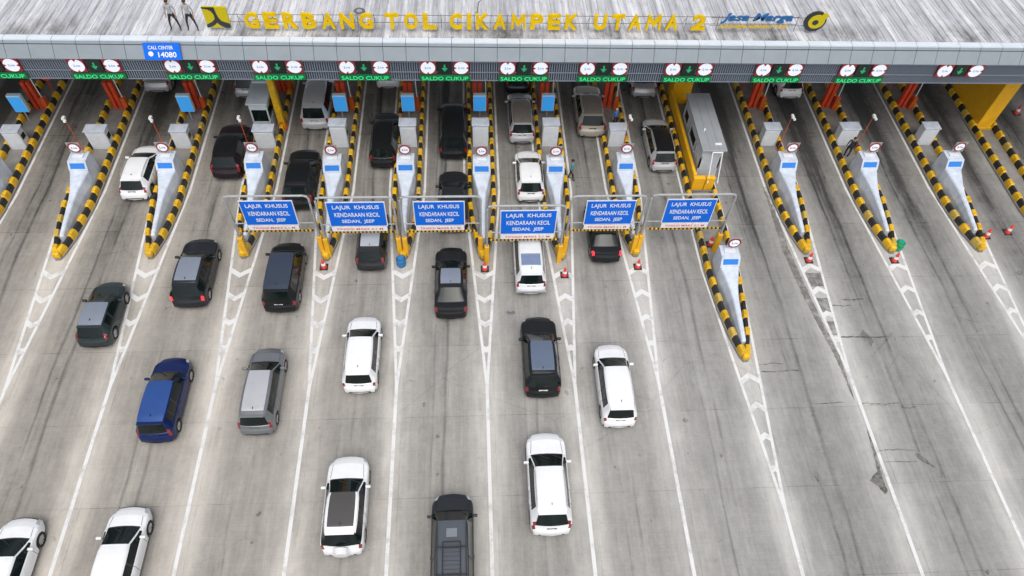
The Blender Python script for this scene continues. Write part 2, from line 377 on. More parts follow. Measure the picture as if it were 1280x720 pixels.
isl_desc = {0: 'toll island cut by the left photo edge, between striped kerbs', 1: 'striped toll island at far left whose pale bullnose stands fully in view', 2: 'striped toll island right of the white hatchback at the left lanes',
 3: 'striped toll island carrying the grey booth and left post of the leftmost blue sign', 4: 'striped toll island between the two leftmost blue signs', 5: 'striped toll island between the second and third blue signs, blue barrel at its nose',
 6: 'straight striped toll island between the third and fourth blue signs', 7: 'striped toll island beside the person in teal, right of the lowest blue sign', 8: 'striped toll island between the two rightmost blue signs',
 9: 'long striped toll island reaching furthest toward the camera, with metal-roofed booth', 10: 'striped toll island right of the long one, dirt streaks at its nose', 11: 'striped toll island with green and red cones at its nose',
 12: 'striped toll island near the right edge with two red cones beside it', 13: 'striped toll island at far right carrying the big yellow pier'}
def make_island(k):
    e = empty('toll_island', (ISL[k], NOSE[k], 0)); tag(e, isl_desc[k], 'traffic island', 'striped toll islands')
    bm = B(); pr = [p.xy for p in side_path(k, 1)]; pl = [p.xy for p in side_path(k, -1)]
    pts = [(p.x+.2, p.y) for p in pr]+[(p.x-.2, p.y) for p in reversed(pl)]
    pts = [(.12, -.28)]+pts+[(-.12, -.28)]
    a = [bm.verts.new((x, y, .0)) for x, y in pts]; b = [bm.verts.new((x, y, .115)) for x, y in pts]
    bm.faces.new(b); n = len(a)
    for i in range(n): bm.faces.new((a[i], a[(i+1) % n], b[(i+1) % n], b[i]))
    obj('island_base', bm, M['island'], e)
    for s in (-1, 1): obj('kerb_barrier', kerb_mesh(k, s), [M['yellow'], M['black'], M['yellow_faded']], e, recalc=True)
    bm = B(); box(bm, -.19, .19, -.25, .14, .1, .52, 0, .1); obj('nose_block', bm, M['yellow'], e, smooth=True)
for k in range(0, 14): make_island(k)

# ---- bullnose consoles
def make_bullnose():
    e = empty('island_bullnose')
    secs = [(1.0, .09, .13, .55), (1.1, .12, .16, .62), (2.4, .14, .20, .86), (3.5, .18, .27, 1.02), (4.2, .27, .38, 1.14), (4.8, .40, .50, 1.24), (5.25, .50, .56, 1.32), (5.35, .52, .56, 1.34)]
    bm = B(); rings = []
    for y, wt, wb, h in secs:
        rings.append([bm.verts.new(p) for p in ((-wb, y, .12), (-wb*.98, y, h*.5), (-wt, y, h-.06), (-wt+.05, y, h), (wt-.05, y, h), (wt, y, h-.06), (wb*.98, y, h*.5), (wb, y, .12))])
    for a, b in zip(rings, rings[1:]):
        for j in range(7): bm.faces.new((a[j], a[j+1], b[j+1], b[j]))
    bm.faces.new(rings[0]); bm.faces.new(rings[-1][::-1]); obj('tapered_wedge', bm, M['hull'], e)
    bm = B()
    f = [bm.verts.new(p) for p in ((-.56, 5.353, .12), (.56, 5.353, .12), (.54, 5.353, 1.36), (-.54, 5.353, 1.36), (.52, 5.62, 1.86), (-.52, 5.62, 1.86), (.52, 6.45, 1.86), (-.52, 6.45, 1.86), (.56, 6.45, .12), (-.56, 6.45, .12))]
    for q in ((0, 1, 2, 3), (3, 2, 4, 5), (5, 4, 6, 7), (7, 6, 8, 9), (1, 8, 6, 4, 2), (0, 3, 5, 7, 9)): bm.faces.new([f[i] for i in q])
    h = obj('head_box', bm, M['hull'], e)
    bm = B()          # blue plate on the sloped face
    d = Vector((0, .26, .50)).normalized(); nn = Vector((0, -.50, .26)).normalized(); c0 = Vector((0, 5.49, 1.6))+nn*.012
    q = [c0+Vector((x, 0, 0))+d*t for x, t in ((-.42, -.17), (.42, -.17), (.42, .17), (-.42, .17))]
    a = [bm.verts.new(p) for p in q]; b = [bm.verts.new(p-nn*.03) for p in q]; bm.faces.new(a)
    for i in range(4): bm.faces.new((a[i], a[(i+1) % 4], b[(i+1) % 4], b[i]))
    obj('blue_plate', bm, M['panelblue'], h)
    bm = B(); box(bm, -.3, .3, 5.9, 6.3, 1.862, 1.93, 0, .02); obj('lamp_box', bm, M['hull2'], h)
    return e
bn = make_bullnose()
def make_disc():
    e = empty('height_limit_sign')
    bm = B(); tube(bm, [(0, 0, .12), (0, 0, 2.45)], .035); box(bm, -.37, .37, -.06, -.03, 2.06, 2.82, 0); obj('post', bm, M['galv'], e)
    bm = B(); disc_y(bm, 0, -.09, -.062, 2.45, .36); obj('red_rim', bm, M['signred'], e)
    bm = B(); disc_y(bm, 0, -.10, -.088, 2.45, .27); f = obj('white_face', bm, M['disc'], e)
    text_mesh('lettering', '2,1m', M['logoblack'], .36, .16, (0, -.108, 2.45), e, .003, bold=.01)
    return e
ds = make_disc()
def make_cabinet():
    e = empty('payment_machine')
    bm = B(); box(bm, -.52, .52, -.32, .32, .115, 1.9, 0, .04); b = obj('cabinet', bm, M['hull2'], e)
    bm = B(); box(bm, -.57, .57, -.38, .36, 1.9, 1.98, 0, .03); obj('canopy_lid', bm, M['hull'], e)
    bm = B(); box(bm, .521, .535, -.2, .2, 1.0, 1.45); obj('screen', bm, M['glass'], e)
    bm = B(); box(bm, -.44, .44, -.335, -.318, .35, 1.7, 0); obj('door_panel', bm, M['hull2'], e)
    return e
cb = make_cabinet()
def make_display():
    e = empty('lane_display')
    bm = B(); tube(bm, [(0, 0, .12), (0, 0, .9)], .05); obj('post', bm, M['galv'], e)
    bm = B(); box(bm, -.42, .42, -.14, .14, .86, 2.15, 0, .03); obj('housing', bm, M['sky'], e)
    bm = B(); box(bm, -.39, .39, -.157, -.138, .9, 2.05); obj('blue_screen', bm, M['bluelit'], e)
    return e
dp = make_display()
def make_gate():
    e = empty('barrier_gate')
    for x in (-.32, .02):
        bm = B(); box(bm, x-.12, x+.12, -.15, .15, .115, 2.25, 0, .02); p = obj('red_pillar', bm, M['red'], e)
    bm = B(); box(bm, .28, .58, -.35, -.02, .115, 1.15, 0, .03); g = obj('gate_motor', bm, M['orange'], e)
    bm = B(); tube(bm, [(.43, -.18, 1.1), (.36, -.1, 3.9)], .035, 6); obj('raised_boom', bm, M['white'], g)
    return e
gt = make_gate()
def make_pole():
    e = empty('camera_pole')
    bm = B(); tube(bm, [(0, 0, .115), (0, 0, 2.95)], .022, 6); obj('thin_pole', bm, M['orange'], e)
    bm = B(); box(bm, -.08, .08, -.18, .08, 2.92, 3.08, 0, .02); box(bm, .02, .16, -.30, -.12, 2.85, 2.97, 0, .02); obj('camera_head', bm, M['white'], e)
    return e
pl = make_pole()
used = set()
def place(proto, k, dx, y, lab, cat, grp, rz=0, s=None):
    if proto.name in used: o = copy_tree(proto)
    else: o = proto; used.add(proto.name)
    o.location = (ISL[k]+dx, y, 0); o.rotation_euler = (0, 0, rz); tag(o, lab, cat, grp)
    if s: o.scale = s
    return o
BULL = list(range(0, 13))
where = {0: 'on the island cut by the left edge', 1: 'on the island left of the white hatchback', 2: 'on the island right of the white hatchback', 3: 'on the island behind the leftmost blue sign', 4: 'between the first and second blue signs',
 5: 'between the second and third blue signs', 6: 'between the third and fourth blue signs', 7: 'beside the person in the teal shirt', 8: 'behind the gap between the two rightmost blue signs', 9: 'on the longest island, nearest the camera',
 10: 'right of the metal-roofed booth', 11: 'in front of the person in dark clothes', 12: 'nearest the big yellow pier at right', 13: 'behind the big yellow pier at far right'}
for k in BULL:
    y = NOSE[k] if k != 9 else NOSE[k]-.35
    place(bn, k, 0, y, 'pale ship-bow shaped bullnose with blue plate, '+where[k], 'crash barrier', 'bullnoses on the toll islands')
    place(ds, k, .0 if k < 9 else .12, y+6.2, 'round red-rimmed height sign on bullnose '+where[k], 'road sign', 'round signs above the bullnoses')
    if k != 9:
        place(cb, k, 0, 34.95, 'light grey payment cabinet '+where[k], 'payment machine', 'payment cabinets on the islands', s=(1.15 if k in (1, 3, 11) else .96, 1, 1 if k in (4, 5, 6, 7) else .78))
    if k in (0, 2, 4, 5, 6, 7): place(dp, k, -.35 if k == 0 else (-.1 if k < 6 else .0), 37.35, 'lit blue display box '+where[k], 'display', 'blue lane displays')
    if k not in (3, 9): place(gt, k, .15 if k < 4 else .0, 38.5, 'red and orange barrier gate '+where[k], 'barrier gate', 'barrier gates behind the displays')
place(gt, 3, .35, 40.2, 'red and orange barrier gate with raised white boom behind the grey booth', 'barrier gate', 'barrier gates behind the displays')
for k, dx in ((1, -1.12), (2, -.98), (3, -.98), (8, .42), (10, .55), (11, .62)):
    place(pl, k, max(-.95, min(.95, dx)), 34.2, 'thin orange pole with small white camera '+where[k], 'camera pole', 'thin camera poles at the lane edges')

def stop_board(k, dx, lab):
    e = empty('stop_board', (ISL[k]+dx, 39.9, 0)); tag(e, lab, 'sign', 'round red boards behind the gates')
    bm = B(); tube(bm, [(0, 0, .11), (0, 0, 1.5)], .04, 6); obj('post', bm, M['red'], e)
    bm = B(); disc_y(bm, 0, -.06, .0, 1.6, .36); obj('round_board', bm, M['redbright'], e)
stop_board(0, .45, 'round red board behind the gate on the leftmost island'); stop_board(10, -.55, 'round red board behind the gate just right of the long booth'); stop_board(12, -.55, 'round red board behind the gate nearest the big yellow pier')
# ------------------------------------------------------------ booths and guards
def make_big_booth():
    e = empty('toll_booth', (14.6, 31.4, 0)); tag(e, 'long toll booth with grey metal roof on the longest island', 'booth')
    bm = B(); box(bm, -.62, .62, .1, 5.0, .115, 1.2, 0, .02); box(bm, -.62, .62, .1, 5.0, 2.0, 2.72, 0, .02); box(bm, -.62, .62, .1, 1.4, 1.2, 2.0); box(bm, -.62, .62, 3.2, 3.9, 1.2, 2.0)
    for x in (-.58, .58):
        for y in (.15, 1.7, 3.3, 4.95): box(bm, x-.04, x+.04, y-.05, y+.05, 1.2, 2.15)
    obj('wall', bm, M['steel'], e)
    bm = B(); box(bm, -.55, .55, .17, 4.9, 1.2, 2.15); obj('window', bm, M['glass'], e)
    bm = B(); box(bm, -.76, .76, -.12, 5.15, 2.72, 2.86, 0, .03)
    for x in (-.25, .28): box(bm, x-.012, x+.012, -.1, 5.12, 2.862, 2.885)
    r = obj('roof', bm, M['boothroof'], e)
    bm = B(); box(bm, .1, .5, .35, .5, 2.863, 2.91, 0, .01); box(bm, -.35, -.25, 1.6, 1.7, 2.863, 2.98, 0, .01); obj('roof_vent', bm, M['white'], r)
    bm = B()
    for x in (-.1, .5): tube(bm, [(x, -.1, 2.72), (x-.02, -.9, .9)], .035, 6)
    tube(bm, [(-.12, -.12, 2.7), (.52, -.12, 2.7)], .045, 6); obj('brace_frame', bm, M['white'], e)
make_big_booth()
def make_guard():
    e = empty('crash_guard', (14.2, 30.3, 0)); tag(e, 'yellow crash guard wrapped round the front and left of the long booth', 'guard rail')
    bm = B(); box(bm, -.62, .12, .25, .55, .115, 1.25, 0, .06); obj('front_beam', bm, M['pier'], e)
    bm = B(); box(bm, .16, .72, .25, .55, .115, 1.25, 0, .06); obj('front_beam', bm, M['pier'], e)
    bm = B(); box(bm, -.60, -.40, .56, 8.6, .5, 1.3, 0, .05)
    for y in (.8, 3, 5.5, 8): box(bm, -.57, -.43, y, y+.15, .115, .5)
    obj('side_beam', bm, M['pier'], e)
    bm = B(); tube(bm, [(-.75, -.05, .5), (.8, -.05, .5)], .05); tube(bm, [(-.55, -.05, .1), (-.55, -.05, .5)], .04); tube(bm, [(.6, -.05, .1), (.6, -.05, .5)], .04); obj('steel_bar', bm, M['cable'], e)
make_guard()
def make_small_booth():
    e = empty('toll_booth', (-13.05, 35.9, 0)); tag(e, 'narrow grey booth with pale top light behind the leftmost blue sign', 'booth')
    bm = B(); box(bm, -.6, .5, .0, 2.4, .115, 1.15); box(bm, -.6, .5, 0, 2.4, 2.1, 2.55)
    for x in (-.56, .46):
        for y in (.04, 2.36): box(bm, x-.04, x+.04, y-.04, y+.04, 1.15, 2.1)
    obj('wall', bm, M['steel'], e)
    bm = B(); box(bm, -.54, .44, .06, 2.34, 1.15, 2.1); obj('window', bm, M['glass'], e)
    bm = B(); box(bm, -.7, .6, -.12, 2.5, 2.55, 2.67, 0, .02); r = obj('roof', bm, M['steel'], e)
    bm = B(); box(bm, -.6, .5, 1.9, 2.3, 2.672, 2.78, 0, .02); obj('roof_light', bm, M['sky'], r)
make_small_booth()
def bollard(x, y):
    e = empty('guard_post', (x, y, 0)); return e
def orange_post():
    e = empty('guard_post', (-12.1, 36.6, 0)); tag(e, 'tall orange steel post right of the narrow grey booth', 'post')
    bm = B(); box(bm, -.2, .2, -.2, .2, .115, 4.3, 0, .04); obj('shaft', bm, M['yellow'], e)
    bm = B(); box(bm, -.3, .3, -.3, .3, .115, .2, 0, .02); obj('foot_plate', bm, M['orange'], e)
    bm = B(); box(bm, -.12, .12, -.215, -.195, .3, .7); obj('red_patch', bm, M['red'], e)
orange_post()
def box_small():
    e = empty('fuse_cabinet', (-12.95, 35.5, 0)); tag(e, 'low orange cabinet under the grey booth near the leftmost blue sign', 'cabinet')
    bm = B(); box(bm, -.28, .1, -.15, .15, .115, .8, 0, .03); obj('body', bm, M['orange'], e)
    bm = B(); box(bm, -.31, .13, -.18, .18, .8, .85, 0, .01); obj('lid', bm, M['yellow'], e)
box_small()

# ------------------------------------------------------------ canopy
SK = -.008                                   # the canopy runs very slightly askew of the lanes
def make_canopy():
    e = empty('toll_canopy', (3, 33.45, 0), math.atan(SK)); tag(e, 'long toll plaza canopy with ribbed roof, pale gutter and grey louvred front', 'canopy')
    x0, x1 = -62.2, 64.2
    roofm = bpy.data.materials.new('ribbed_roof_sheet'); roofm.use_nodes = True; n = roofm.node_tree; b = n.nodes['Principled BSDF']; Lk = n.links
    tc = n.nodes.new('ShaderNodeTexCoord')
    def nz(scale, st, d=6, off=0):
        mp = n.nodes.new('ShaderNodeMapping'); mp.inputs['Scale'].default_value = st; mp.inputs['Location'].default_value = (off, off, off); Lk.new(tc.outputs['Object'], mp.inputs[0])
        z = n.nodes.new('ShaderNodeTexNoise'); z.inputs['Scale'].default_value = scale; z.inputs['Detail'].default_value = d; z.inputs['Roughness'].default_value = .7; Lk.new(mp.outputs[0], z.inputs[0]); return z.outputs[0]
    def ramp(v, p0, c0, p1, c1):
        r = n.nodes.new('ShaderNodeValToRGB'); r.color_ramp.elements[0].position = p0; r.color_ramp.elements[0].color = (*c0, 1); r.color_ramp.elements[1].position = p1; r.color_ramp.elements[1].color = (*c1, 1); Lk.new(v, r.inputs[0]); return r.outputs[0]
    def mul(a, b_, fac=1):
        m = n.nodes.new('ShaderNodeMix'); m.data_type = 'RGBA'; m.blend_type = 'MULTIPLY'; m.inputs[0].default_value = fac; Lk.new(a, m.inputs[6]); Lk.new(b_, m.inputs[7]); return m.outputs[2]
    streak = ramp(nz(6.5, (1, .035, 1), 5), .34, (.44, .44, .45), .62, (.74, .745, .77))
    mould = ramp(nz(.42, (1, .55, 1), 7, 4.0), .36, (.34, .33, .31), .54, (1, 1, 1))
    se = n.nodes.new('ShaderNodeSeparateXYZ'); Lk.new(tc.outputs['Object'], se.inputs[0])
    dv = n.nodes.new('ShaderNodeMath'); dv.operation = 'DIVIDE'; Lk.new(se.outputs[0], dv.inputs[0]); dv.inputs[1].default_value = .42
    fl = n.nodes.new('ShaderNodeMath'); fl.operation = 'FLOOR'; Lk.new(dv.outputs[0], fl.inputs[0])
    wn = n.nodes.new('ShaderNodeTexWhiteNoise'); wn.noise_dimensions = '1D'; Lk.new(fl.outputs[0], wn.inputs['W'])
    sheetv = ramp(wn.outputs[0], .15, (.74, .74, .76), .8, (1, 1, 1))
    nearf = n.nodes.new('ShaderNodeMapRange'); nearf.interpolation_type = 'SMOOTHSTEP'; Lk.new(se.outputs[1], nearf.inputs[0])
    for i_, q_ in enumerate((1.2, 3.0, 1.0, .12)): nearf.inputs[i_+1].default_value = q_
    spot = ramp(nz(2.2, (1, .6, 1), 8, 9), .32, (.62, .6, .57), .5, (1, 1, 1))
    mm_ = n.nodes.new('ShaderNodeMix'); mm_.data_type = 'RGBA'; mm_.blend_type = 'MULTIPLY'; Lk.new(nearf.outputs[0], mm_.inputs[0]); Lk.new(mul(streak, sheetv), mm_.inputs[6]); Lk.new(mould, mm_.inputs[7])
    Lk.new(mul(mm_.outputs[2], spot, .5), b.inputs['Base Color']); b.inputs['Roughness'].default_value = .5; b.inputs['Metallic'].default_value = .1
    # ribbed sheet
    bm = B(); p = .42; xs = []; x = x0
    while x < x1: xs += [(x, 0), (x+.30, 0), (x+.325, .045), (x+.385, .045), (x+.41, 0)]; x += p
    prof = [(.70, 8.52), (4.5, 8.34), (9, 8.2), (16.5, 8.2)]
    rows = [[bm.verts.new((xx, yy, zz+h)) for xx, h in xs] for yy, zz in prof]
    for a, c in zip(rows, rows[1:]):
        for i in range(len(xs)-1): bm.faces.new((a[i], a[i+1], c[i+1], c[i]))
    for v in list(bm.verts): pass
    r = bmesh.ops.extrude_face_region(bm, geom=bm.faces[:]); bmesh.ops.translate(bm, verts=[v for v in r['geom'] if isinstance(v, bmesh.types.BMVert)], vec=(0, 0, -.03))
    obj('roof', bm, roofm, e)
    # gutter: white top and sloping grey face, in panels with gaps
    bt, bf = B(), B(); x = x0; pw = 1.24
    while x < x1:
        g = .012
        for bmm, pts in ((bt, [(.30, 8.40), (.32, 8.49), (.78, 8.50), (.78, 8.40)]), (bf, [(-.16, 7.62), (.295, 8.43), (.55, 8.395), (.10, 7.60)])):
            a = [bmm.verts.new((x+g, yy, zz)) for yy, zz in pts]; c = [bmm.verts.new((x+pw-g, yy, zz)) for yy, zz in pts]
            bmm.faces.new(a); bmm.faces.new(c[::-1])
            for i in range(4): bmm.faces.new((a[i], a[(i+1) % 4], c[(i+1) % 4], c[i]))
        x += pw
    obj('gutter', bt, M['gutterw'], e); obj('gutter_face', bf, M['gutterg'], e)
    bm = B(); box(bm, x0, x1, .2, .27, 6.2, 8.3); box(bm, x0, x1, .56, .69, 7.6, 8.38); obj('fascia_backing', bm, M['finback'], e)
    bm = B(); x = x0
    while x < x1: box(bm, x, x+.06, .06, .2, 6.22, 7.6); x += .13
    for z in (6.2, 6.75, 7.42): box(bm, x0, x1, .0, .03, z, z+.06)
    obj('louvre', bm, M['fin'], e)
    bm = B(); box(bm, x0, x1, .28, 16.4, 7.05, 7.15); obj('soffit', bm, M['soffit'], e)
    # rear edge and columns further back
    bm = B(); box(bm, x0, x1, 16.42, 16.6, 6.2, 8.3); obj('rear_fascia', bm, M['fin'], e)
    return e
can = make_canopy()
def pier(x, y, wx, dy, z, lab, bev=.05, arch=False):
    e = empty('canopy_pier', (x, y, 0)); tag(e, lab, 'pier', 'yellow piers under the canopy')
    bm = B(); box(bm, 0, wx, 0, dy, .05, z, 0, bev); obj('shaft', bm, M['pier'], e)
    bm = B(); box(bm, -.06, wx+.06, -.06, dy+.06, .04, .3, 0, .03); obj('plinth', bm, M['yellow'], e)
pier(34.35, 36.15, 1.05, 4.2, 7.03, 'massive yellow pier leaning out beside the right edge of the photo')
pier(13.75, 38.9, 1.3, 1.2, 7.03, 'yellow pier behind the long metal-roofed booth')
for x in (-27.95, -3.87): pass

# ------------------------------------------------------------ overhead lane signals
def make_signal(bar=True):
    e = empty('lane_signal'); z = 7.16
    for cx, kind in ((-.92, 'v'), (.92, 'h')):
        bm = B(); box(bm, cx-.43, cx+.43, -.10, .0, z-.42, z+.42, 0, .01); p = obj('red_square', bm, M['signred'], e)
        bm = B(); disc_y(bm, cx, -.12, -.098, z, .40); d = obj('white_disc', bm, M['disc'], p)
        for s in (-1, 1):
            bm = B(); tri = [(cx-.1, z+s*.42), (cx+.1, z+s*.42), (cx, z+s*.26)] if kind == 'v' else [(cx+s*.42, z-.1), (cx+s*.42, z+.1), (cx+s*.26, z)]
            poly_y(bm, tri, -.132, -.119); obj('red_notch', bm, M['signred'], p)
        text_mesh('lettering', '2,1m', M['panelblue'], .34, .15, (cx, -.126, z), p, .003, bold=.01)
    bm = B(); box(bm, -.40, .40, -.10, 0, z-.38, z+.38, 0, .01); p = obj('arrow_board', bm, M['ledblack'], e)
    bm = B(); poly_y(bm, [(-.045, z+.2), (.045, z+.2), (.045, z-.02), (.17, z-.02), (0, z-.24), (-.17, z-.02), (-.045, z-.02)], -.115, -.098); obj('green_arrow', bm, M['greenarrow'], p)
    if bar:
        bm = B(); box(bm, -1.42, 1.42, -.14, -.01, 6.30, 6.66, 0, .01); p = obj('text_board', bm, M['greendark'], e)
        text_mesh('lettering', 'SALDO CUKUP', M['green'], 2.6, .25, (0, -.15, 6.48), p, .004, bold=.012)
    return e
sg = make_signal(True); first = True
LED = [(-25.44, 'at the left photo edge'), (-20.19, 'below the blue call centre board'), (-15.13, 'right of the blue call centre board'), (-10.46, 'over the silver van'), (-5.77, 'over the lane of the nearer black minivan'), (-1.34, 'below the letters TOL CIKAMPEK'),
       (3.07, 'below the letters MPEK'), (7.53, 'over the beige car'), (12.37, 'over the yellow pier'), (17.55, 'first one right of the yellow pier'), (22.43, 'last one having a green text bar')]
for x, d in LED:
    if x == -25.44: o = sg
    else: o = copy_tree(sg)
    o.location = (x, 33.45+SK*(x-3)-.005, 0); tag(o, 'overhead lane signal with green text bar, '+d, 'lane signal', 'overhead lane signals on the louvre')
s2 = make_signal(False); s2.location = (28.14, 33.45+SK*25-.005, 0); tag(s2, 'overhead lane signal without green text bar, rightmost on the louvre', 'lane signal', 'overhead lane signals on the louvre')

# ------------------------------------------------------------ roof lettering
def make_roof_sign():
    e = empty('roof_lettering', (0, 34.75, 8.6)); tag(e, 'big yellow letters GERBANG TOL CIKAMPEK UTAMA 2 standing on the canopy roof', 'sign')
    a, bpx = -11.91, 13.13
    def X(px): return a+(px-308)/(880-308)*(bpx-a)
    words = [('GERBANG', 308, 463), ('TOL', 478, 541), ('CIKAMPEK', 557, 717), ('UTAMA', 737, 845), ('2', 862, 880)]
    bm = B()
    for z in (.38, .82): tube(bm, [(X(262), .12, z), (X(1000), .12, z)], .016, 6)
    for i in range(30):
        x = X(300)+i*.9; tube(bm, [(x, .12, .0), (x, .12, .9)], .014, 5); tube(bm, [(x, .12, .75), (x, .7, -.02)], .012, 5)
    obj('support_frame', bm, M['cable'], e)
    wd = {'I': .24, 'M': .84}
    for s, p0, p1 in words:
        ws = [wd.get(ch, .72) for ch in s]; gap = .26; tot = sum(ws)+gap*(len(s)-1); k = (X(p1)-X(p0))/tot; x = X(p0)
        for ch, w_ in zip(s, ws):
            if ch == 'M':
                a_, b_ = x, x+w_*k; c_ = (a_+b_)/2; z0, z1 = .10, 1.02; bm = B()
                poly_y(bm, [(a_, z0), (a_+.13, z0), (a_+.16, z1-.34), (c_-.05, z0+.22), (c_+.05, z0+.22), (b_-.16, z1-.34), (b_-.13, z0), (b_, z0), (b_-.05, z1), (b_-.17, z1), (c_, z0+.52), (a_+.17, z1), (a_+.05, z1)], -.09, .05)
                obj('letter', bm, M['letter'], e); x += (w_+gap)*k; continue
            text_mesh('letter', ch, M['letter'], w_*k, .92, (x+w_*k/2, -.02, .56), e, .07, bold=.034)
            x += (w_+gap)*k
make_roof_sign()
def make_operator_sign():
    e = empty('operator_lettering', (0, 34.75, 8.6)); tag(e, 'dark blue slanted Jasa Marga lettering with yellow tagline on the roof', 'sign')
    text_mesh('lettering', 'Jasa Marga', M['letterblue'], 4.0, .62, (15.95, 0, .82), e, .04, italic=.3, bold=.015)
    text_mesh('tagline', 'INDONESIA HIGHWAY CORP', M['letter'], 3.9, .2, (15.9, 0, .30), e, .02, italic=.15, bold=.02)
    bm = B(); tube(bm, [(13.4, .08, .32), (19, .08, .32)], .016, 6); tube(bm, [(13.4, .08, .8), (19, .08, .8)], .016, 6)
    for x in (14, 15.5, 17, 18.3): tube(bm, [(x, .08, -.05), (x, .08, .9)], .014, 5)
    obj('support_frame', bm, M['cable'], e)
    e = empty('oval_emblem', (19.3, 34.75, 8.6)); tag(e, 'tilted black and yellow oval emblem right of the blue lettering', 'emblem')
    bm = B(); disc_y(bm, 0, 0, .12, .62, .62, .60, 36, shear=.0); obj('black_ring', bm, M['logoblack'], e)
    bm = B(); disc_y(bm, .06, -.03, -.002, .64, .46, .42, 36); obj('yellow_oval', bm, M['logoyellow'], e)
    bm = B(); disc_y(bm, .0, -.05, -.032, .60, .17, .15, 24); obj('black_centre', bm, M['logoblack'], e)
    bm = B(); poly_y(bm, [(.16, .86), (.44, .66), (.66, .98), (.50, 1.16), (.3, 1.14)], -.02, .06); obj('yellow_tip', bm, M['logoyellow'], e)
    bm = B(); tube(bm, [(-.3, .08, -.05), (-.3, .08, .5)], .02, 5); tube(bm, [(.3, .08, -.05), (.3, .08, .5)], .02, 5); obj('stand', bm, M['cable'], e)
    e = empty('ministry_emblem', (-13.35, 34.75, 8.6)); tag(e, 'square yellow emblem with black curved bars beside the roof letters', 'emblem')
    bm = B(); box(bm, -.62, .62, 0, .12, .10, 1.32, 0, .01); obj('yellow_square', bm, M['logoyellow'], e)
    bm = B()
    poly_y(bm, [(-.62, 1.32), (.02, 1.32), (.06, .95), (.10, .72), (.22, .50), (.62, .34), (.62, .10), (.32, .10), (.08, .26), (-.04, .42), (-.18, .28), (-.40, .16), (-.62, .10), (-.62, .28), (-.3, .44), (-.10, .62), (-.08, .85), (-.16, 1.08), (-.34, 1.2), (-.62, 1.24)], -.02, -.002)
    obj('black_bars', bm, M['logoblack'], e)
    bm = B()
    for x in (-.4, .4): tube(bm, [(x, .08, -.05), (x, .08, .3)], .02, 5)
    obj('stand', bm, M['cable'], e)
    e = empty('notice_board', (-16.3, 33.45+.16, 8.02)); tag(e, 'small blue board with white call centre number fixed to the gutter', 'sign')
    e.rotation_euler = (-R(29.3), 0, 0)
    bm = B(); box(bm, -.96, .96, -.10, -.04, -.44, .44, 0, .01); obj('board', bm, M['blue'], e)
    text_mesh('lettering', 'CALL CENTER', M['white'], 1.3, .18, (-.05, -.108, .2), e, .003, bold=.01)
    text_mesh('lettering', '14080', M['white'], .95, .28, (.25, -.108, -.16), e, .003, bold=.015)
    bm = B(); disc_y(bm, -.6, -.112, -.099, -.12, .13, .13, 16); obj('telephone_mark', bm, M['white'], e)
    e = empty('roof_vent', (-6.1, 36.75, 8.35)); tag(e, 'small dark ring vent on the ribbed roof above the letter N', 'vent')
    bm = B(); tube(bm, [(math.cos(t)*.26, math.sin(t)*.22, .1) for t in [2*math.pi*i/20 for i in range(21)]], .06, 6); obj('ring', bm, M['cable'], e)
    bm = B(); tube(bm, [(0, 0, -.05), (0, 0, .12)], .16, 12); obj('pipe', bm, M['galv'], e)
make_operator_sign()
for i, (x, y) in enumerate([(.5, 36.6)]):
    e = empty('roof_antenna', (x, y, 8.4)); tag(e, 'thin bent antenna on the roof above the letters TOL', 'antenna')
    bm = B(); tube(bm, [(0, 0, 0), (.1, 0, .7), (.5, .1, 1.2)], .03, 6); obj('mast', bm, M['cable'], e)
    bm = B(); box(bm, -.12, .12, -.12, .12, 0, .08, 0, .02); obj('mount', bm, M['galv'], e)

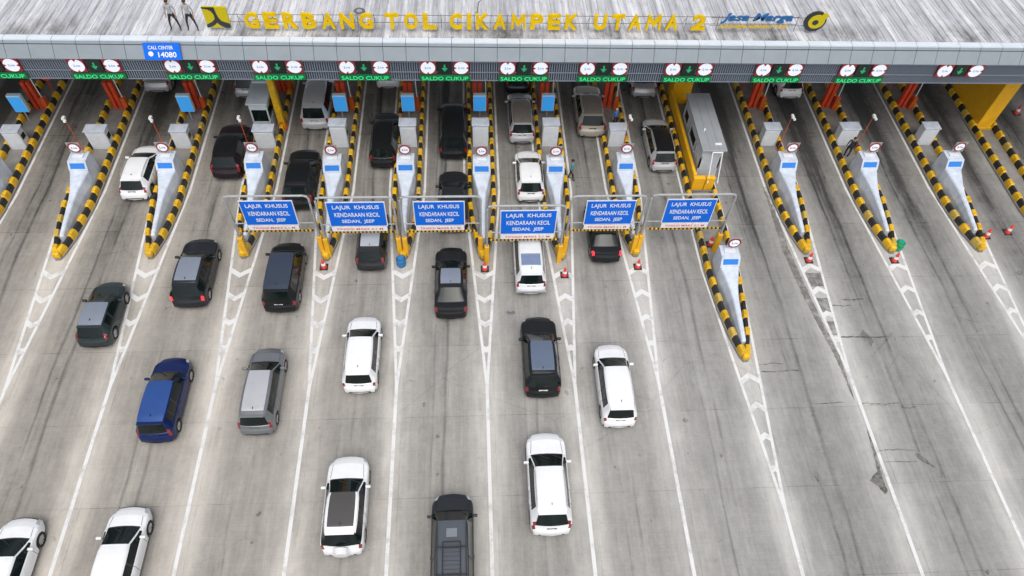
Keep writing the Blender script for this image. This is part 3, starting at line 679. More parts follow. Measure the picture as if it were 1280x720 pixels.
# ------------------------------------------------------------ height-limit gantries
def make_gantry(w_=4.1, off=0.0, pw=3.3):
    e = empty('height_gantry'); h = 4.85; hw = w_/2
    for s in (-1, 1):
        bm = B(); tube(bm, [(s*hw, 0, 1.6), (s*hw, 0, h-.25), (s*(hw-.07), 0, h-.07), (s*(hw-.25), 0, h)], .06, 8); tube(bm, [(s*hw, .5, .1), (s*hw, .06, 3.6)], .035, 6)
        p = obj('post', bm, M['galv'], e)
        bm = B(); box(bm, s*hw-.13, s*hw+.13, -.13, .13, .1, 1.62, 0, .03); obj('yellow_foot', bm, M['pier'], p)
    bm = B(); tube(bm, [(-hw+.25, 0, h), (hw-.25, 0, h)], .06, 8); obj('top_bar', bm, M['galv'], e)
    bm = B(); tube(bm, [(-hw, 0, 2.75), (hw, 0, 2.75)], .035, 6); obj('cross_bar', bm, M['galv'], e)
    x0, x1 = off-pw/2, off+pw/2
    bm = B(); box(bm, x0-.05, x1+.05, -.10, -.07, 2.70, 4.60, 0); obj('panel_border', bm, M['white'], e)
    bm = B(); box(bm, x0, x1, -.13, -.102, 2.78, 4.55, 0); p = obj('blue_panel', bm, M['blue'], e)
    text_mesh('lettering', 'LAJUR  KHUSUS', M['white'], pw*.82, .36, (off, -.137, 4.20), p, .004, bold=.012)
    text_mesh('lettering', 'KENDARAAN KECIL', M['white'], pw*.80, .32, (off, -.137, 3.66), p, .004, bold=.012)
    text_mesh('lettering', 'SEDAN,  JEEP', M['white'], pw*.58, .32, (off, -.137, 3.12), p, .004, bold=.012)
    bm = B(); box(bm, x0, x1, -.13, -.10, 2.34, 2.68); p = obj('warning_strip', bm, M['white'], e)
    text_mesh('lettering', 'TINGGI MAKS 2,1 M', M['signred2'], pw*.84, .17, (off, -.137, 2.51), p, .004, bold=.005)
    bm = B(); n = 36; xa = -hw+.18; dx = (2*hw-.36)/n
    for i in range(n):
        a, b_ = xa+i*dx, xa+(i+1)*dx
        vs = box(bm, a, b_, -.10, -.04, 2.15, 2.25, i % 2)
        for q in (0, 1, 2, 3): vs[q].co.x -= 0
    for s in (-.9, -.45, 0, .45, .9): tube(bm, [(s*hw*.9, -.05, 2.26), (s*hw*.9, -.05, 2.40)], .012, 4, 0)
    obj('hazard_bar', bm, [M['yellow'], M['black']], e)
    return e
fr = [(3, 4, 'portal with the leftmost blue lane sign, above the tall black minivan', 0, 26.0), (4, 5, 'portal with blue lane sign over the dark car with bright sky-reflecting roof', 0, 25.85), (5, 6, 'portal with blue lane sign just behind the black sedan with grey reflecting roof', 0, 25.85),
      (6, 7, 'portal whose blue lane sign hangs lowest, over the white and silver car', -.0, 25.3), (7, 8, 'portal with blue lane sign over the black sedan with red tail lamps', 0, 25.8), (8, 9, 'portal with the rightmost blue lane sign, post on the longest island', 0, 25.85)]
g0 = None
PXC = {3: -10.58, 4: -6.0, 5: -1.68, 6: 3.02, 7: 7.42, 8: 11.75}
for a, b_, lab, off, y in fr:
    c = (ISL[a]+ISL[b_])/2; wdt = ISL[b_]-ISL[a]-.34
    if b_ == 9: wdt += .1
    o = make_gantry(wdt, PXC[a]-c, {3: 2.65, 4: 2.95, 5: 2.6, 6: 2.9, 7: 2.55, 8: 2.6}[a])
    o.location = (c, y, -.0 if a != 6 else -.15); tag(o, lab, 'height gantry', 'height limit portals across the lanes')

# ------------------------------------------------------------ cars
def lerp(a, b, t): return a+(b-a)*t
def interp(tab, y):
    if y <= tab[0][0]: return tab[0][1]
    for (a, va), (b, vb) in zip(tab, tab[1:]):
        if y <= b: return lerp(va, vb, (y-a)/(b-a))
    return tab[-1][1]
KIND = {  # L, half width, H, belt, cowl(from front), roof front(from front), roof rear y, tailgate base y, hood z
    'mpv': dict(L=4.25, w=.85, H=1.68, zb=1.0, cowl=1.0, rf=1.75, rr=.36, tb=.12, hz=1.0, nose=.80, zt=.98),
    'van': dict(L=4.85, w=.92, H=1.88, zb=1.08, cowl=.85, rf=1.5, rr=.34, tb=.12, hz=1.06, nose=.86, zt=1.05),
    'suv': dict(L=4.45, w=.92, H=1.70, zb=1.05, cowl=1.2, rf=1.95, rr=.55, tb=.14, hz=1.05, nose=.86, zt=1.04),
    'hatch': dict(L=3.95, w=.84, H=1.50, zb=.93, cowl=.98, rf=1.8, rr=.52, tb=.13, hz=.93, nose=.74, zt=.93),
    'sedan': dict(L=4.5, w=.88, H=1.45, zb=.93, cowl=1.15, rf=2.0, rr=1.25, tb=.62, hz=.92, nose=.72, zt=.96),
}
def paint(name, col, metal=0.0, rough=.32, coat=.8):
    if max(col) < .1: coat = .22
    return mat(name, col, rough, metal=metal, coat=coat, noise=.10, nscale=1.5, spec=.3 if max(col) < .1 else .5)
def make_car(kind, pm, roofm=None, lit=False, rails=False, spare=False, L=None, seams=True, wheel='rim', extras=None, taillow=False, platem='plate', sunroof=False, inset=False, wrap=False):
    K = dict(KIND[kind]);
    if L: K['L'] = L
    L, w, H, zb = K['L'], K['w'], K['H'], K['zb']; zu = .24
    yc, yf = L-K['cowl'], L-K['rf']; rr, tb = K['rr'], K['tb']
    wy = [.80 if kind != 'van' else .95, L-.80]; rw = .32; arch = .385
    top = [(0, .50), (.03, .66), (.07, .74), (.11, .78)]
    if kind == 'sedan': top += [(.16, .93), (.30, .965), (tb, K['zt']), (tb+.03, K['zt']+.02), (rr, H-.05), (rr+.25, H-.015), ((rr+yf)/2, H), (yf-.15, H-.02), (yf, H-.06)]
    else: top += [(tb+.03, .96), (tb+.06, K['zt']), (rr, H-.10), (rr+.07, H-.055), (rr+.35, H-.015), ((rr+yf)/2, H), (yf-.25, H-.02), (yf, H-.07)]
    top += [(yc, K['hz']+.03), (yc+.06, K['hz']), (L-.45, lerp(K['hz'], K['nose'], .35)), (L-.18, K['nose']), (L-.07, K['nose']-.09), (L-.02, .60), (L, .50)]
    top = sorted(top)
    # pillars
    yB = lerp(rr, yf, .56) if kind != 'sedan' else lerp(rr, yf, .5)
    yD = rr+.30 if kind != 'sedan' else rr-.02; yCp = lerp(yD, yB, .36)
    st = {y for y, _ in top} | {yB-.045, yB+.045, yD, yf+.30, yf+.05, lerp(yf, yc, .5), lerp(yf, yc, .85), L-.28, .22}
    if kind != 'sedan' and rr > 0: st |= {lerp(tb+.06, rr, .35), lerp(tb+.06, rr, .92)}
    if kind in ('mpv', 'van', 'suv'): st |= {yCp-.04, yCp+.04}
    else: yCp = -1
    door = [yf+.42, yB, max(yD+.02, wy[0]+.30)]
    for d in door: st |= {d-.009, d+.009}
    for q in wy:
        for d in (-arch-.02, -arch, -arch*.85, -arch*.5, 0, arch*.5, arch*.85, arch, arch+.02): st.add(q+d)
    st = sorted(st); out = [st[0]]
    for y in st[1:]:
        if y-out[-1] > .004: out.append(y)
    st = out
    def half(y):
        f = max(0, (y-(L-.75))/.75); r = max(0, (.45-y)/.45)
        return w*(1-.24*f**2.6-.15*r**2.4)
    bm = B(); rings = []
    for y in st:
        zt = interp(top, y); wd = half(y); zbl = min(zb, zt-.05); hh = zt-zbl
        za = 0
        for q in wy:
            if abs(y-q) <= arch: za = rw+math.sqrt(max(0, arch**2-(y-q)**2))
        zl = max(zu+(.10 if y < .1 or y > L-.1 else 0), za if za > zu else 0)
        zl = min(zl, zbl-.12)
        k = min(1, hh/.5)
        rm = max(-1.0, min(1.0, (y-(rr+yf)/2)/((yf-rr)/2)))
        wt = lerp(.86, .765, k)*wd*(1-.075*k*abs(rm)**3.5)
        half_ = [(0, zl+.0), (wd*.90, zl), (wd*.985, zl+.02), (wd*1.0, max(zl+.05, lerp(zu, zbl, .5))), (wd*.99, zbl-.07), (wd*.965, zbl-.015), (wd*lerp(.93, .935, k), zbl+lerp(.012, .02, k)),
                 (wt+.0, zt-min(.12, hh*.45)), (wt-.045, zt-min(.05, hh*.25)), (wt*.80, zt-min(.018, hh*.1)), (wt*.42, zt-.004), (0, zt)]
        fb = .20*max(0, min(1, (y-yf)/(L-yf)))**1.2; rb = .13*max(0, 1-y/1.2)
        bow = lambda x: y+(fb-rb)*(1-(x/w)**2)-fb*.5+rb*.5
        ring = [bm.verts.new((x, bow(x), z)) for x, z in half_] + [bm.verts.new((-x, bow(x), z)) for x, z in half_[-2:0:-1]]
        rings.append(ring)
    seg_c = door+[yCp]
    NH = 12; N = len(rings[0]); tags = {}
    def put(nm, f): tags.setdefault(nm, []).append(f)
    for i in range(len(st)-1):
        ym = (st[i]+st[i+1])/2; a, b = rings[i], rings[i+1]
        for j in range(N):
            f = bm.faces.new((a[j], a[(j+1) % N], b[(j+1) % N], b[j]))
            jj = j if j < NH-1 else N-1-j; s = 'right' if j < NH-1 else 'left'
            nm = 'body'
            zt = interp(top, ym)
            if wrap and jj in (6, 7) and lerp(tb+.06, rr, .0) < ym < (rr if jj == 7 else yD):
                put('quarter_glass_'+s, f); continue
            if jj >= 8 and yf < ym < yc: nm = 'windshield'
            elif jj >= 8 and yc < ym < yc+.06: nm = 'cowl'
            elif jj >= 8 and (tb+.06 if kind != 'sedan' else tb+.03) < ym < rr: nm = 'rear_window'
            elif jj == 6 and yD < ym < lerp(yf, yc, .85):
                if abs(ym-yB) < .045 or (yCp > 0 and abs(ym-yCp) < .04): nm = 'pillar'
                else: nm = 'side_window_'+s+('f' if ym > yB else ('c' if ym > yCp else 'r'))
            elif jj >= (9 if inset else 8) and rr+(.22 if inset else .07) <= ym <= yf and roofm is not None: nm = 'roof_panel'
            elif seams and 2 <= jj <= 5 and any(abs(ym-d) < .01 for d in door): nm = 'door_gap'
            elif jj in (4, 5, 6) and (.11 < ym < (tb+.06 if kind != 'sedan' else .30)): nm = 'tail_'+s
            elif jj in (6, 7) and kind in ('mpv', 'suv', 'hatch') and tb+.06 < ym < lerp(tb+.06, rr, .35) and not taillow: nm = 'tail_'+s
            elif jj in (5, 6, 7) and L-.28 < ym < L-.07: nm = 'head_'+s
            elif jj <= 2 and ym < .11 or (jj <= 1): nm = 'under'
            elif jj >= 7 and jj <= 10 and ym > L-.07: nm = 'grille'
            if nm in ('pillar', 'door_gap'): nm += '_'+s+str(min(range(len(seg_c)), key=lambda q: abs(seg_c[q]-ym)))
            put(nm, f)
    put('body', bm.faces.new(rings[0])); put('body', bm.faces.new(rings[-1][::-1]))
    bmesh.ops.recalc_face_normals(bm, faces=bm.faces[:])
    root = empty('car')
    def extract(nm, m, faces, parent=root, off=0):
        if not faces: return None
        nb = bmesh.new(); vm = {}
        for f in faces:
            vs = []
            for v in f.verts:
                if v not in vm: vm[v] = nb.verts.new(v.co+v.normal*off)
                vs.append(vm[v])
            nb.faces.new(vs)
        return obj(nm, nb, m, parent, smooth=True, recalc=False)
    bm.normal_update()
    lampm = M['taillit'] if lit else M['tail']
    body = extract('body', pm, tags['body'])
    try:
        body.data.set_sharp_from_angle(angle=R(38))
    except Exception: pass
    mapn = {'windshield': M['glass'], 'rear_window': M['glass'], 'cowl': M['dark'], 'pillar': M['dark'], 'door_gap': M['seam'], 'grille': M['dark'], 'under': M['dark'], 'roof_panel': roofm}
    for t, fs in tags.items():
        if t == 'body': continue
        if t.startswith('quarter'): extract('quarter_window', M['glass'], fs)
        elif t.startswith('side'): extract('side_window', M['glass'], fs)
        elif t.startswith('tail_'): extract('tail_light', lampm, fs)
        elif t.startswith('head_'): extract('headlight', M['lamp'], fs)
        elif t == 'under': extract('lower_trim', M['dark'], fs)
        elif t == 'cowl': extract('wiper_cowl', M['dark'], fs)
        elif t.startswith('pillar'): extract('pillar', M['dark'], fs)
        elif t.startswith('door_gap'): extract('door_gap', M['seam'], fs)
        else: extract(t, mapn[t], fs)
    bm.free()
    # wheels
    for s in (-1, 1):
        for q in wy:
            e = None; b2 = B(); xo = s*(w*.985); n = 24
            def ring_(x, r): return [b2.verts.new((x, q+r*math.cos(2*math.pi*k/n), rw+r*math.sin(2*math.pi*k/n))) for k in range(n)]
            rs = [ring_(xo-s*.22, rw*.9), ring_(xo-s*.20, rw), ring_(xo-s*.03, rw), ring_(xo, rw*.95), ring_(xo, rw*.68)]
            for A, Bb in zip(rs, rs[1:]):
                for k in range(n): b2.faces.new((A[k], A[(k+1) % n], Bb[(k+1) % n], Bb[k]))
            b2.faces.new(rs[0])
            wh = obj('wheel', b2, M['rubber'], root, smooth=False)
            b2 = B(); c0 = b2.verts.new((xo-s*.01, q, rw)); r1 = [b2.verts.new((xo-s*(.005 if k % 2 else .04), q+rw*.68*math.cos(2*math.pi*k/20), rw+rw*.68*math.sin(2*math.pi*k/20))) for k in range(20)]
            for k in range(20): b2.faces.new((c0, r1[k], r1[(k+1) % 20]))
            obj('rim', b2, M[wheel], wh)
    # mirrors
    for s in (-1, 1):
        b2 = B(); ym = yf+.38; box(b2, min(s*(w*.93), s*(w+.17)), max(s*(w*.93), s*(w+.17)), ym-.05, ym+.06, zb+.02, zb+.16, 0, .035); obj('side_mirror', b2, pm, root, smooth=True)
    for s in (-1, 1):
        b2 = B(); tube(b2, [(s*w*.80, yc+.10, K['hz']+.004), (s*w*.74, L-.45, lerp(K['hz'], K['nose'], .35)+.004)], .007, 4)
        obj('bonnet_gap', b2, M['seam'], root)
    b2 = B(); box(b2, -w*.45, w*.45, L-.02, L+.05, .36, .49, 0, .02); obj('front_grille', b2, M['dark'], root)
    # number plate, bumper detail, handles, wiper
    b2 = B(); box(b2, -.22, .22, -.018, .005, .52, .64) if kind in ('sedan',) else box(b2, -.22, .22, .075, .105, .80, .90)
    obj('number_plate', b2, M[platem], root)
    b2 = B(); box(b2, -w*.62, w*.62, -.012, .03, .30, .42, 0, .01); obj('bumper_insert', b2, M['dark'], root)
    b2 = B()
    for s in (-1, 1):
        for yy in (door[1]+.12, door[2]+.12): box(b2, s*w*1.0-.012, s*w*1.0+.012, yy, yy+.16, zb-.17, zb-.14)
    obj('door_handle', b2, pm, root)
    b2 = B()
    for s in (-.35, .25): tube(b2, [(s, yc-.02, K['hz']+.06), (s+.42, yc-.30, lerp(K['hz'], H, .42)+.02)], .012, 4)
    obj('wiper', b2, M['dark'], root)
    if kind != 'sedan':
        b2 = B(); box(b2, -w*.66, w*.66, rr-.10, rr+.06, H-.085, H-.05, 0, .012); obj('spoiler', b2, pm, root)
        b2 = B(); tube(b2, [(0, tb+.03, K['zt']+.05), (.35, tb+.07, K['zt']+.13)], .012, 4); obj('rear_wiper', b2, M['dark'], root)
    if rails:
        for s in (-1, 1):
            b2 = B(); x = s*w*.70; tube(b2, [(x, rr+.2, H-.05), (x, rr+.35, H+.03), (x, (rr+yf)/2, H+.045), (x, yf-.35, H+.02), (x, yf-.2, H-.06)], .02, 6); obj('roof_rail', b2, M['galv'] if rails == 1 else M['dark'], root)
    b2 = B(); box(b2, -.012, .012, rr+.30, rr+.40, H-.02, H+.035, 0, .004); obj('antenna', b2, M['dark'], root)
    if spare:
        e = None; b2 = B(); disc_y(b2, .0, -.17, .06, .88, .33, .33, 28); sw = obj('spare_wheel', b2, pm, root)
        b2 = B(); disc_y(b2, .0, -.19, -.168, .88, .24, .24, 24); obj('wheel_cover', b2, pm, sw)
    if sunroof:
        b2 = B(); box(b2, -.36, .36, yf-1.05, yf-.3, H-.012, H+.004, 0, .0); obj('sunroof', b2, M['glass'], root)
    if extras == 'rack':
        b2 = B()
        for s in (-1, 1): tube(b2, [(s*w*.66, .5, H+.08), (s*w*.66, yf-.1, H+.07)], .02, 6)
        for y in (yf-1.15, yf-2.25): tube(b2, [(-w*.74, y, H+.10), (w*.74, y, H+.10)], .028, 6)
        for s in (-1, 1): tube(b2, [(s*.37, yf-.95, H+.13), (s*.37, yf-2.5, H+.13)], .022, 6)
        for y in (yf-.95, yf-2.42): tube(b2, [(-.37, y, H+.13), (.37, y, H+.13)], .026, 6)
        for i in range(7): tube(b2, [(-.36, yf-1.2-.17*i, H+.12), (.36, yf-1.2-.17*i, H+.12)], .009, 4)
        obj('roof_rack', b2, M['dark'], root)
        b2 = B(); box(b2, -.23, .23, yf-.72, yf-.35, H-.02, H+.03, 0, .02); obj('roof_hatch', b2, M['steelgrey'], root)
    if extras == 'rearbar':
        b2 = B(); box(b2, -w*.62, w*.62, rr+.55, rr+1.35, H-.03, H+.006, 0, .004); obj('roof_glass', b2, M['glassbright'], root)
        b2 = B(); box(b2, -w*.98, w*.98, -.07, .04, .42, .60, 0, .04); obj('rear_bumper', b2, M['galv'], root)
    return root
P = dict(white=paint('white_car_paint', (.80, .81, .82)), white2=paint('pearl_white_paint', (.74, .76, .78)), black=paint('black_car_paint', (.012, .013, .015), .2),
         blackm=paint('black_metallic_paint', (.03, .034, .04), .5), darkgreen=paint('dark_green_grey_paint', (.035, .05, .052), .4), gunmetal=paint('gunmetal_paint', (.026, .029, .033), .2),
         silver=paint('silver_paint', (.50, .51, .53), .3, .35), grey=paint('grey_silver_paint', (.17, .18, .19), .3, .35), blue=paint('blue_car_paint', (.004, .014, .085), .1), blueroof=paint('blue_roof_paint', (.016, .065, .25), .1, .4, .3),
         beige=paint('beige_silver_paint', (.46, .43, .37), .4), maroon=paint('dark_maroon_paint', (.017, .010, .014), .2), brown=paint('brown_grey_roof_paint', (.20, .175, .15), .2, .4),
         slate=paint('slate_roof_sky_tint', (.035, .048, .07), .1, .5), slateblue=paint('slate_blue_roof_sky_tint', (.105, .14, .205), .1, .5, .3), palewhite=paint('pale_grey_roof_sky_tint', (.40, .43, .48), .1, .45, .3), skytint=paint('pale_roof_sky_tint', (.20, .23, .285), .1, .5, .3), darkroof=paint('dark_grey_roof_paint', (.07, .066, .064), .0, .6, .3), bluegrey=paint('blue_grey_roof_sky_tint', (.07, .082, .10), .1, .5))  # slate, pale and blue-grey roofs: sky reflection painted into dark cars' colour
CARS = [ # name, kind, x centre, y rear, paint, roof, options, label, category
 ('hatchback', 'hatch', -19.75, 30.1, 'white', None, dict(rails=1, L=4.2), 'white hatchback with dark rear window between the two leftmost bullnoses in view', 'car', -2),
 ('off_road_car', 'suv', -14.75, 31.8, 'maroon', 'black', dict(spare=False, L=4.3, lit=False), 'very dark maroon off-road car beside the narrow grey booth', 'car', -2),
 ('hatchback', 'suv', -10.15, 29.25, 'black', None, dict(L=4.5), 'glossy black car partly behind the leftmost blue sign', 'car', -2),
 ('minivan', 'van', -9.95, 36.2, 'silver', None, dict(L=4.6), 'silver-white minivan under the canopy at the fourth lane', 'minivan', 0),
 ('minivan', 'mpv', -5.4, 32.65, 'black', 'black', dict(L=4.6, rails=2), 'black minivan with roof rails in the lane left of centre', 'minivan', -1),
 ('minivan', 'van', -1.05, 33.4, 'black', 'black', dict(L=4.8), 'black minivan beside the third blue display, ahead of a hidden dark car', 'minivan', 0),
 ('sedan', 'sedan', -1.05, 27.4, 'blackm', 'gunmetal', dict(), 'dark car mostly hidden behind the third blue sign', 'car', 0),
 ('hatchback', 'hatch', -5.6, 24.6, 'gunmetal', 'palewhite', dict(L=4.1, inset=True), 'dark car with bright sky-reflecting roof emerging under the second blue sign', 'car', -1),
 ('estate_car', 'mpv', 3.35, 34.8, 'silver', 'brown', dict(L=4.45), 'silver car with brownish roof queuing under the letters MPEK', 'car', 0),
 ('hatchback', 'hatch', 3.6, 29.7, 'white', None, dict(L=3.95), 'white hatchback just behind the fourth blue sign', 'car', 0),
 ('off_road_car', 'suv', 7.95, 35.4, 'beige', 'brown', dict(L=4.55, rails=1), 'beige-silver car with brownish roof under the canopy', 'car', 1),
 ('sedan', 'hatch', 12.15, 32.15, 'silver', 'black', dict(L=4.5, rails=1), 'silver car with black glass roof left of the long booth', 'car', 2),
 ('sedan', 'sedan', 7.6, 24.95, 'black', 'blackm', dict(lit=True, L=4.3), 'black sedan with bright red tail lamps under the fifth blue sign', 'car', 1),
 ('pickup_car', 'mpv', 3.2, 22.85, 'white2', None, dict(L=4.5, extras='rearbar', sunroof=False), 'white and silver car with glassy roof half under the lowest blue sign', 'car', 0),
 ('sedan', 'sedan', -1.15, 21.3, 'black', 'skytint', dict(L=4.55, inset=True), 'black sedan with grey reflecting roof below the third blue sign', 'car', 0),
 ('off_road_car', 'suv', -14.95, 22.3, 'blackm', 'skytint', dict(lit=True, L=4.3, inset=True, wrap=True), 'black car with pale sky-reflecting roof and glowing red tail lamps', 'car', -2),
 ('minivan', 'van', -10.15, 21.9, 'black', 'slate', dict(L=4.35, platem='platew'), 'tall black minivan with slate blue sky-reflecting roof below the leftmost blue sign', 'minivan', -2),
 ('off_road_car', 'hatch', -19.15, 19.95, 'darkgreen', 'skytint', dict(L=3.8), 'dark green-grey hatchback leftmost among the cars on open road', 'car', -2),
 ('minivan', 'mpv', -10.25, 14.9, 'grey', 'silver', dict(L=4.5, inset=True), 'grey-silver minivan with pale roof beside the blue one', 'minivan', -2),
 ('minivan', 'mpv', -14.8, 14.65, 'blue', 'blueroof', dict(L=4.3, rails=0), 'blue minivan with bright blue roof', 'minivan', -3),
 ('minivan', 'mpv', -5.6, 17.0, 'white', None, dict(L=4.2, taillow=True), 'white minivan alone in the lane above the white car with black roof', 'minivan', 0),
 ('off_road_car', 'suv', 3.4, 16.5, 'black', 'slateblue', dict(L=4.45, platem='platew', inset=True, wrap=True), 'black car with blue-grey sky-reflecting roof between two white ones at centre right', 'car', 0),
 ('minivan', 'mpv', 7.0, 14.8, 'white', None, dict(L=4.4, taillow=True), 'white minivan furthest right of all cars on the open road', 'minivan', 0),
 ('minivan', 'suv', 3.3, 9.75, 'white', None, dict(L=4.6, rails=1), 'white car with roof rails and red lamps, lowest in its lane at right of centre', 'car', 0),
 ('off_road_car', 'suv', -5.72, 9.2, 'white', 'darkroof', dict(L=4.25, spare=True, inset=True, wrap=True, platem='platew'), 'white off-road car with dark roof and spare wheel', 'car', -1),
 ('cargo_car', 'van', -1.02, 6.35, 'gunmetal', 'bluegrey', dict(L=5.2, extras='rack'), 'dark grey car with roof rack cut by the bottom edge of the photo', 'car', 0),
 ('sedan', 'hatch', -14.95, 7.35, 'white', None, dict(L=4.1), 'white car cut by the bottom edge, right of the one in the corner', 'car', -3),
 ('sedan', 'hatch', -19.4, 7.0, 'white', None, dict(L=4.1), 'white car cut off in the bottom left corner', 'car', -3),
 ('sedan', 'sedan', 12.0, 39.3, 'silver', None, dict(), 'silver car rear peeking out under the canopy left of the yellow pier', 'car', 1),
 ('minivan', 'mpv', 22.26, 39.2, 'white', None, dict(), 'white car rear peeking out under the canopy two lanes right of the long booth', 'car', 1),
 ('sedan', 'sedan', -20.8, 39.9, 'silver', None, dict(), 'silver car rear under the canopy at the second lane from left', 'car', 0),
 ('sedan', 'mpv', -5.5, 40.3, 'white2', None, dict(), 'pale car whose rear edge shows under the green bar left of centre', 'car', 0),
 ('minivan', 'mpv', 3.3, 39.75, 'blackm', 'bluegrey', dict(), 'dark car ahead of the silver one with brownish roof, mostly under the canopy', 'car', 0),
 ('hatchback', 'hatch', -14.8, 39.3, 'silver', None, dict(), 'pale car mostly in shade left of the narrow grey booth', 'car', 0),
]
for nm, kind, x, y, pc, rf, opt, lab, cat, rz in CARS:
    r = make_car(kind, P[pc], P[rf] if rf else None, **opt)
    r.name = nm; r.location = (x, y, 0); r.rotation_euler = (0, 0, R(-rz*0))
    tag(r, lab, cat, 'cars queuing at the toll lanes')

# ------------------------------------------------------------ cones, barrels
def make_cone(m, name='traffic_cone'):
    e = empty(name)
    bm = B(); box(bm, -.2, .2, -.2, .2, .002, .04, 0, .01); obj('base', bm, M['dark'] if m is M['redbright'] else m, e)
    bm = B(); n = 16; secs = [(.15, .04), (.115, .25), (.085, .42), (.035, .70), (.03, .71)]
    rs = [[bm.verts.new((r*math.cos(2*math.pi*k/n), r*math.sin(2*math.pi*k/n), z)) for k in range(n)] for r, z in secs]
    for i, (a, b_) in enumerate(zip(rs, rs[1:])):
        for k in range(n): bm.faces.new((a[k], a[(k+1) % n], b_[(k+1) % n], b_[k])).material_index = 1 if i == 1 else 0
    bm.faces.new(rs[-1]); obj('cone_body', bm, [m, M['white']], e, smooth=True)
    return e
cn = make_cone(M['redbright'])
cones = [(-8.28, 25.1, 'orange-red cone at the nose between the first two blue signs'), (.72, 24.8, 'red cone in front of the straight island nose at centre'), (5.2, 24.3, 'red cone on the hatching right of the white and silver car'),
         (9.45, 24.8, 'faded red cone at the nose between the two rightmost blue signs'), (19.55, 25.1, 'red cone at the nose with dirt streaks'), (24.65, 25.0, 'red cone just below the green barrel'),
         (13.95, 26.3, 'red cone on the long island behind its bullnose'), (31.0, 26.75, 'left one of two red cones near the right edge'), (32.5, 27.05, 'right one of two red cones near the right edge'), (38.2, 37.9, 'red cone right of the big yellow pier')]
for i, (x, y, lab) in enumerate(cones):
    o = cn if i == 0 else copy_tree(cn)
    o.location = (x, y, 0 if abs(x-13.95) > .1 else .115); o.scale = (1.15, 1.15, 1.0); tag(o, lab, 'traffic cone', 'red traffic cones')
def barrel(x, y, m, lab, h=.62):
    e = empty('water_barrel', (x, y, 0)); tag(e, lab, 'barrel')
    bm = B(); n = 20; secs = [(.24, .0), (.26, .05), (.27, .28), (.25, .30), (.27, .33), (.26, h-.04), (.22, h)]
    rs = [[bm.verts.new((r*math.cos(2*math.pi*k/n), r*math.sin(2*math.pi*k/n), z)) for k in range(n)] for r, z in secs]
    for a, b_ in zip(rs, rs[1:]):
        for k in range(n): bm.faces.new((a[k], a[(k+1) % n], b_[(k+1) % n], b_[k]))
    bm.faces.new(rs[0]); obj('drum', bm, m, e, smooth=True)
    bm = B(); tube(bm, [(0, 0, h-.01), (0, 0, h+.03)], .2, 16); obj('lid', bm, m, e)
barrel(-3.97, 25.2, M['barrelblue'], 'blue barrel at the nose between the second and third blue signs')
barrel(25.15, 25.9, M['greenplastic'], 'green barrel at the nose beside a red cone')
def rod_barrier(x, y, rz, lab):
    e = empty('rod_barrier', (x, y, 0), rz); tag(e, lab, 'barrier')
    for s in (-1, 1):
        bm = B(); tube(bm, [(s*1.1, 0, 0), (s*1.1, 0, .85)], .03, 6); box(bm, s*1.1-.15, s*1.1+.15, -.15, .15, 0, .06); obj('leg', bm, M['orange'], e)
    bm = B(); tube(bm, [(-1.3, 0, .8), (1.3, 0, .8)], .03, 6); obj('rod', bm, M['red'], e)
rod_barrier(38.0, 34.6, R(50), 'thin red rod barrier right of the big yellow pier')

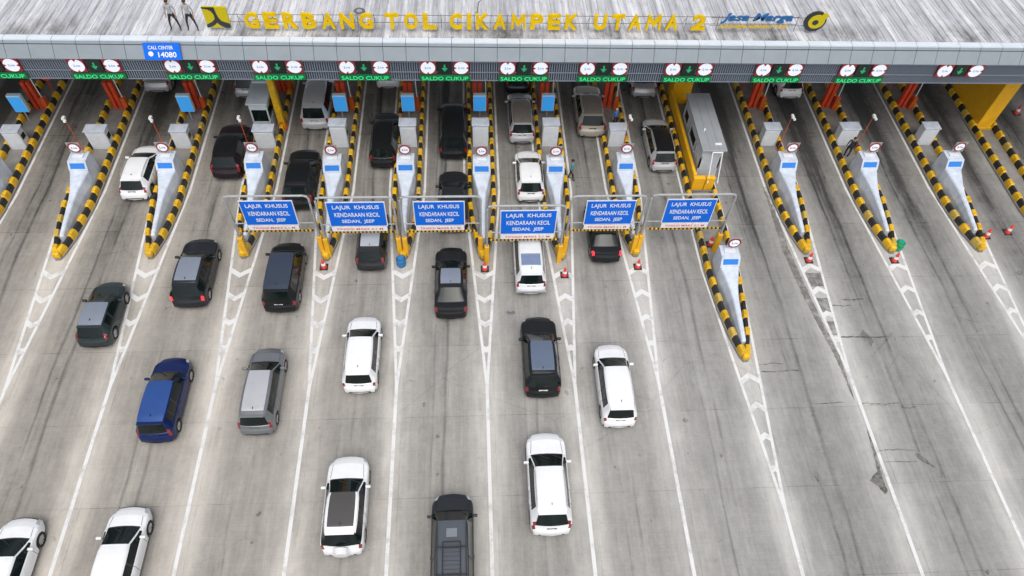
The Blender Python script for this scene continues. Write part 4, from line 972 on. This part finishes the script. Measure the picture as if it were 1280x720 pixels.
# ------------------------------------------------------------ people
def person(x, y, z0, h, shirt, trousers, hairm, label, rz=0, pose='stand', scale_arm=1):
    root = empty('person', (x, y, z0), rz); tag(root, label, 'person')
    me = bpy.data.meshes.new('body'); V = []; E = []; RR = []
    def v(p, r, par=None):
        V.append((p[0]*h/1.7, p[1]*h/1.7, p[2]*h/1.7)); RR.append(r)
        if par is not None: E.append((par, len(V)-1))
        return len(V)-1
    hip = v((0, 0, .95), .13); wst = v((0, 0, 1.12), .115, hip); ch = v((0, -.01, 1.30), .14, wst); nk0 = v((0, 0, 1.44), .08, ch); nk = v((0, -.01, 1.50), .05, nk0)
    hd = v((0, -.02, 1.58), .078, nk); hd2 = v((0, -.02, 1.65), .07, hd)
    wide = {'stand': .1, 'apart': .24, 'step': .1}[pose]
    for s in (-1, 1):
        fy = {'stand': 0, 'apart': 0, 'step': .16*s}[pose]
        a = v((s*.10, 0, .88), .09, hip); k = v((s*(.10+wide)*.5+s*.03, fy*.5-.02, .5), .06, a); an = v((s*wide, fy, .09), .04, k); to = v((s*(wide+.02), fy-.14, .04), .035, an)
        sh = v((s*.18, 0, 1.40), .06, nk0); el = v((s*.24, .03, 1.13), .042, sh); wr = v((s*.25, -.06, .90), .028, el); pa = v((s*.25, -.08, .84), .03, wr)
        for i in range(4): f1 = v((s*.25+(i-1.5)*.018, -.085, .79), .009, pa); f2 = v((s*.25+(i-1.5)*.018, -.075+.0, .745+abs(i-1.3)*.008), .008, f1)
        t1 = v((s*.25-s*.03, -.11, .82), .010, pa); v((s*.25-s*.035, -.125, .785), .009, t1)
    me.from_pydata(V, E, []); o = bpy.data.objects.new('body', me); C.objects.link(o)
    md = o.modifiers.new('skin', 'SKIN'); sb = o.modifiers.new('sub', 'SUBSURF'); sb.levels = 1; sb.render_levels = 1
    for i, sv in enumerate(me.skin_vertices[0].data): sv.radius = (RR[i], RR[i]*.85 if RR[i] > .1 else RR[i])
    me.skin_vertices[0].data[0].use_root = True
    dg = bpy.context.evaluated_depsgraph_get(); m2 = bpy.data.meshes.new_from_object(o.evaluated_get(dg)); bpy.data.objects.remove(o)
    m2.name = 'body'; m2.materials.clear()
    for m in (M['skin'], shirt, trousers, M['dark']): m2.materials.append(m)
    q = h/1.7
    for p in m2.polygons:
        c = p.center; p.use_smooth = True
        if c.z < .09*q: p.material_index = 3
        elif c.z < .97*q and abs(c.x) < (.215 if pose != 'apart' else .27)*q and not (abs(c.x) > .2*q and c.z > .7*q): p.material_index = 2
        elif .97*q <= c.z < 1.47*q and (abs(c.x) < .2*q or c.z > 1.08*q): p.material_index = 1
    b = bpy.data.objects.new('body', m2); C.objects.link(b); b.parent = root
    bm = B(); bmesh.ops.create_uvsphere(bm, u_segments=12, v_segments=8, radius=.098)
    for vv in bm.verts: vv.co = Vector((vv.co.x, vv.co.y*1.12+.015, max(vv.co.z, -.02))) + Vector((0, -.01, 1.645)); vv.co *= q
    obj('hair' if hairm is M['hair'] else 'cap', bm, hairm, root, smooth=True)
    bm = B()
    for s in (-1, 1): bmesh.ops.create_icosphere(bm, subdivisions=1, radius=.011, matrix=Matrix.Translation((s*.03*q, -.105*q, 1.615*q)))
    obj('eyes', bm, M['dark'], root)
    bm = B(); box(bm, -.012*q, .012*q, -.125*q, -.095*q, 1.575*q, 1.60*q, 0, .004); obj('nose', bm, M['skin'], root)
person(6.25, 31.8, 0, 1.66, M['teal'], M['trousers'], M['hair'], 'person in teal shirt and dark trousers walking beside a toll island', R(80), 'step')
person(24.45, 33.55, .115, 1.65, M['navy'], M['trousers'], M['hair'], 'person in dark clothes standing before a grey payment cabinet', R(150), 'stand')
person(9.6, 36.6, .115, 1.45, M['shirtblue'], M['navy'], M['cap'], 'person in blue shirt and pale cap among the islands under the canopy', R(20), 'stand')
person(-14.75, 34.75, 8.56, 1.75, M['greycloth'], M['trousers'], M['hair'], 'person in grey top and dark trousers on the roof, nearer the yellow emblem', 0, 'apart')
person(-15.65, 34.75, 8.56, 1.75, M['greycloth'], M['trousers'], M['hair'], 'person in grey top and dark trousers on the roof, further from the yellow emblem', 0, 'apart')
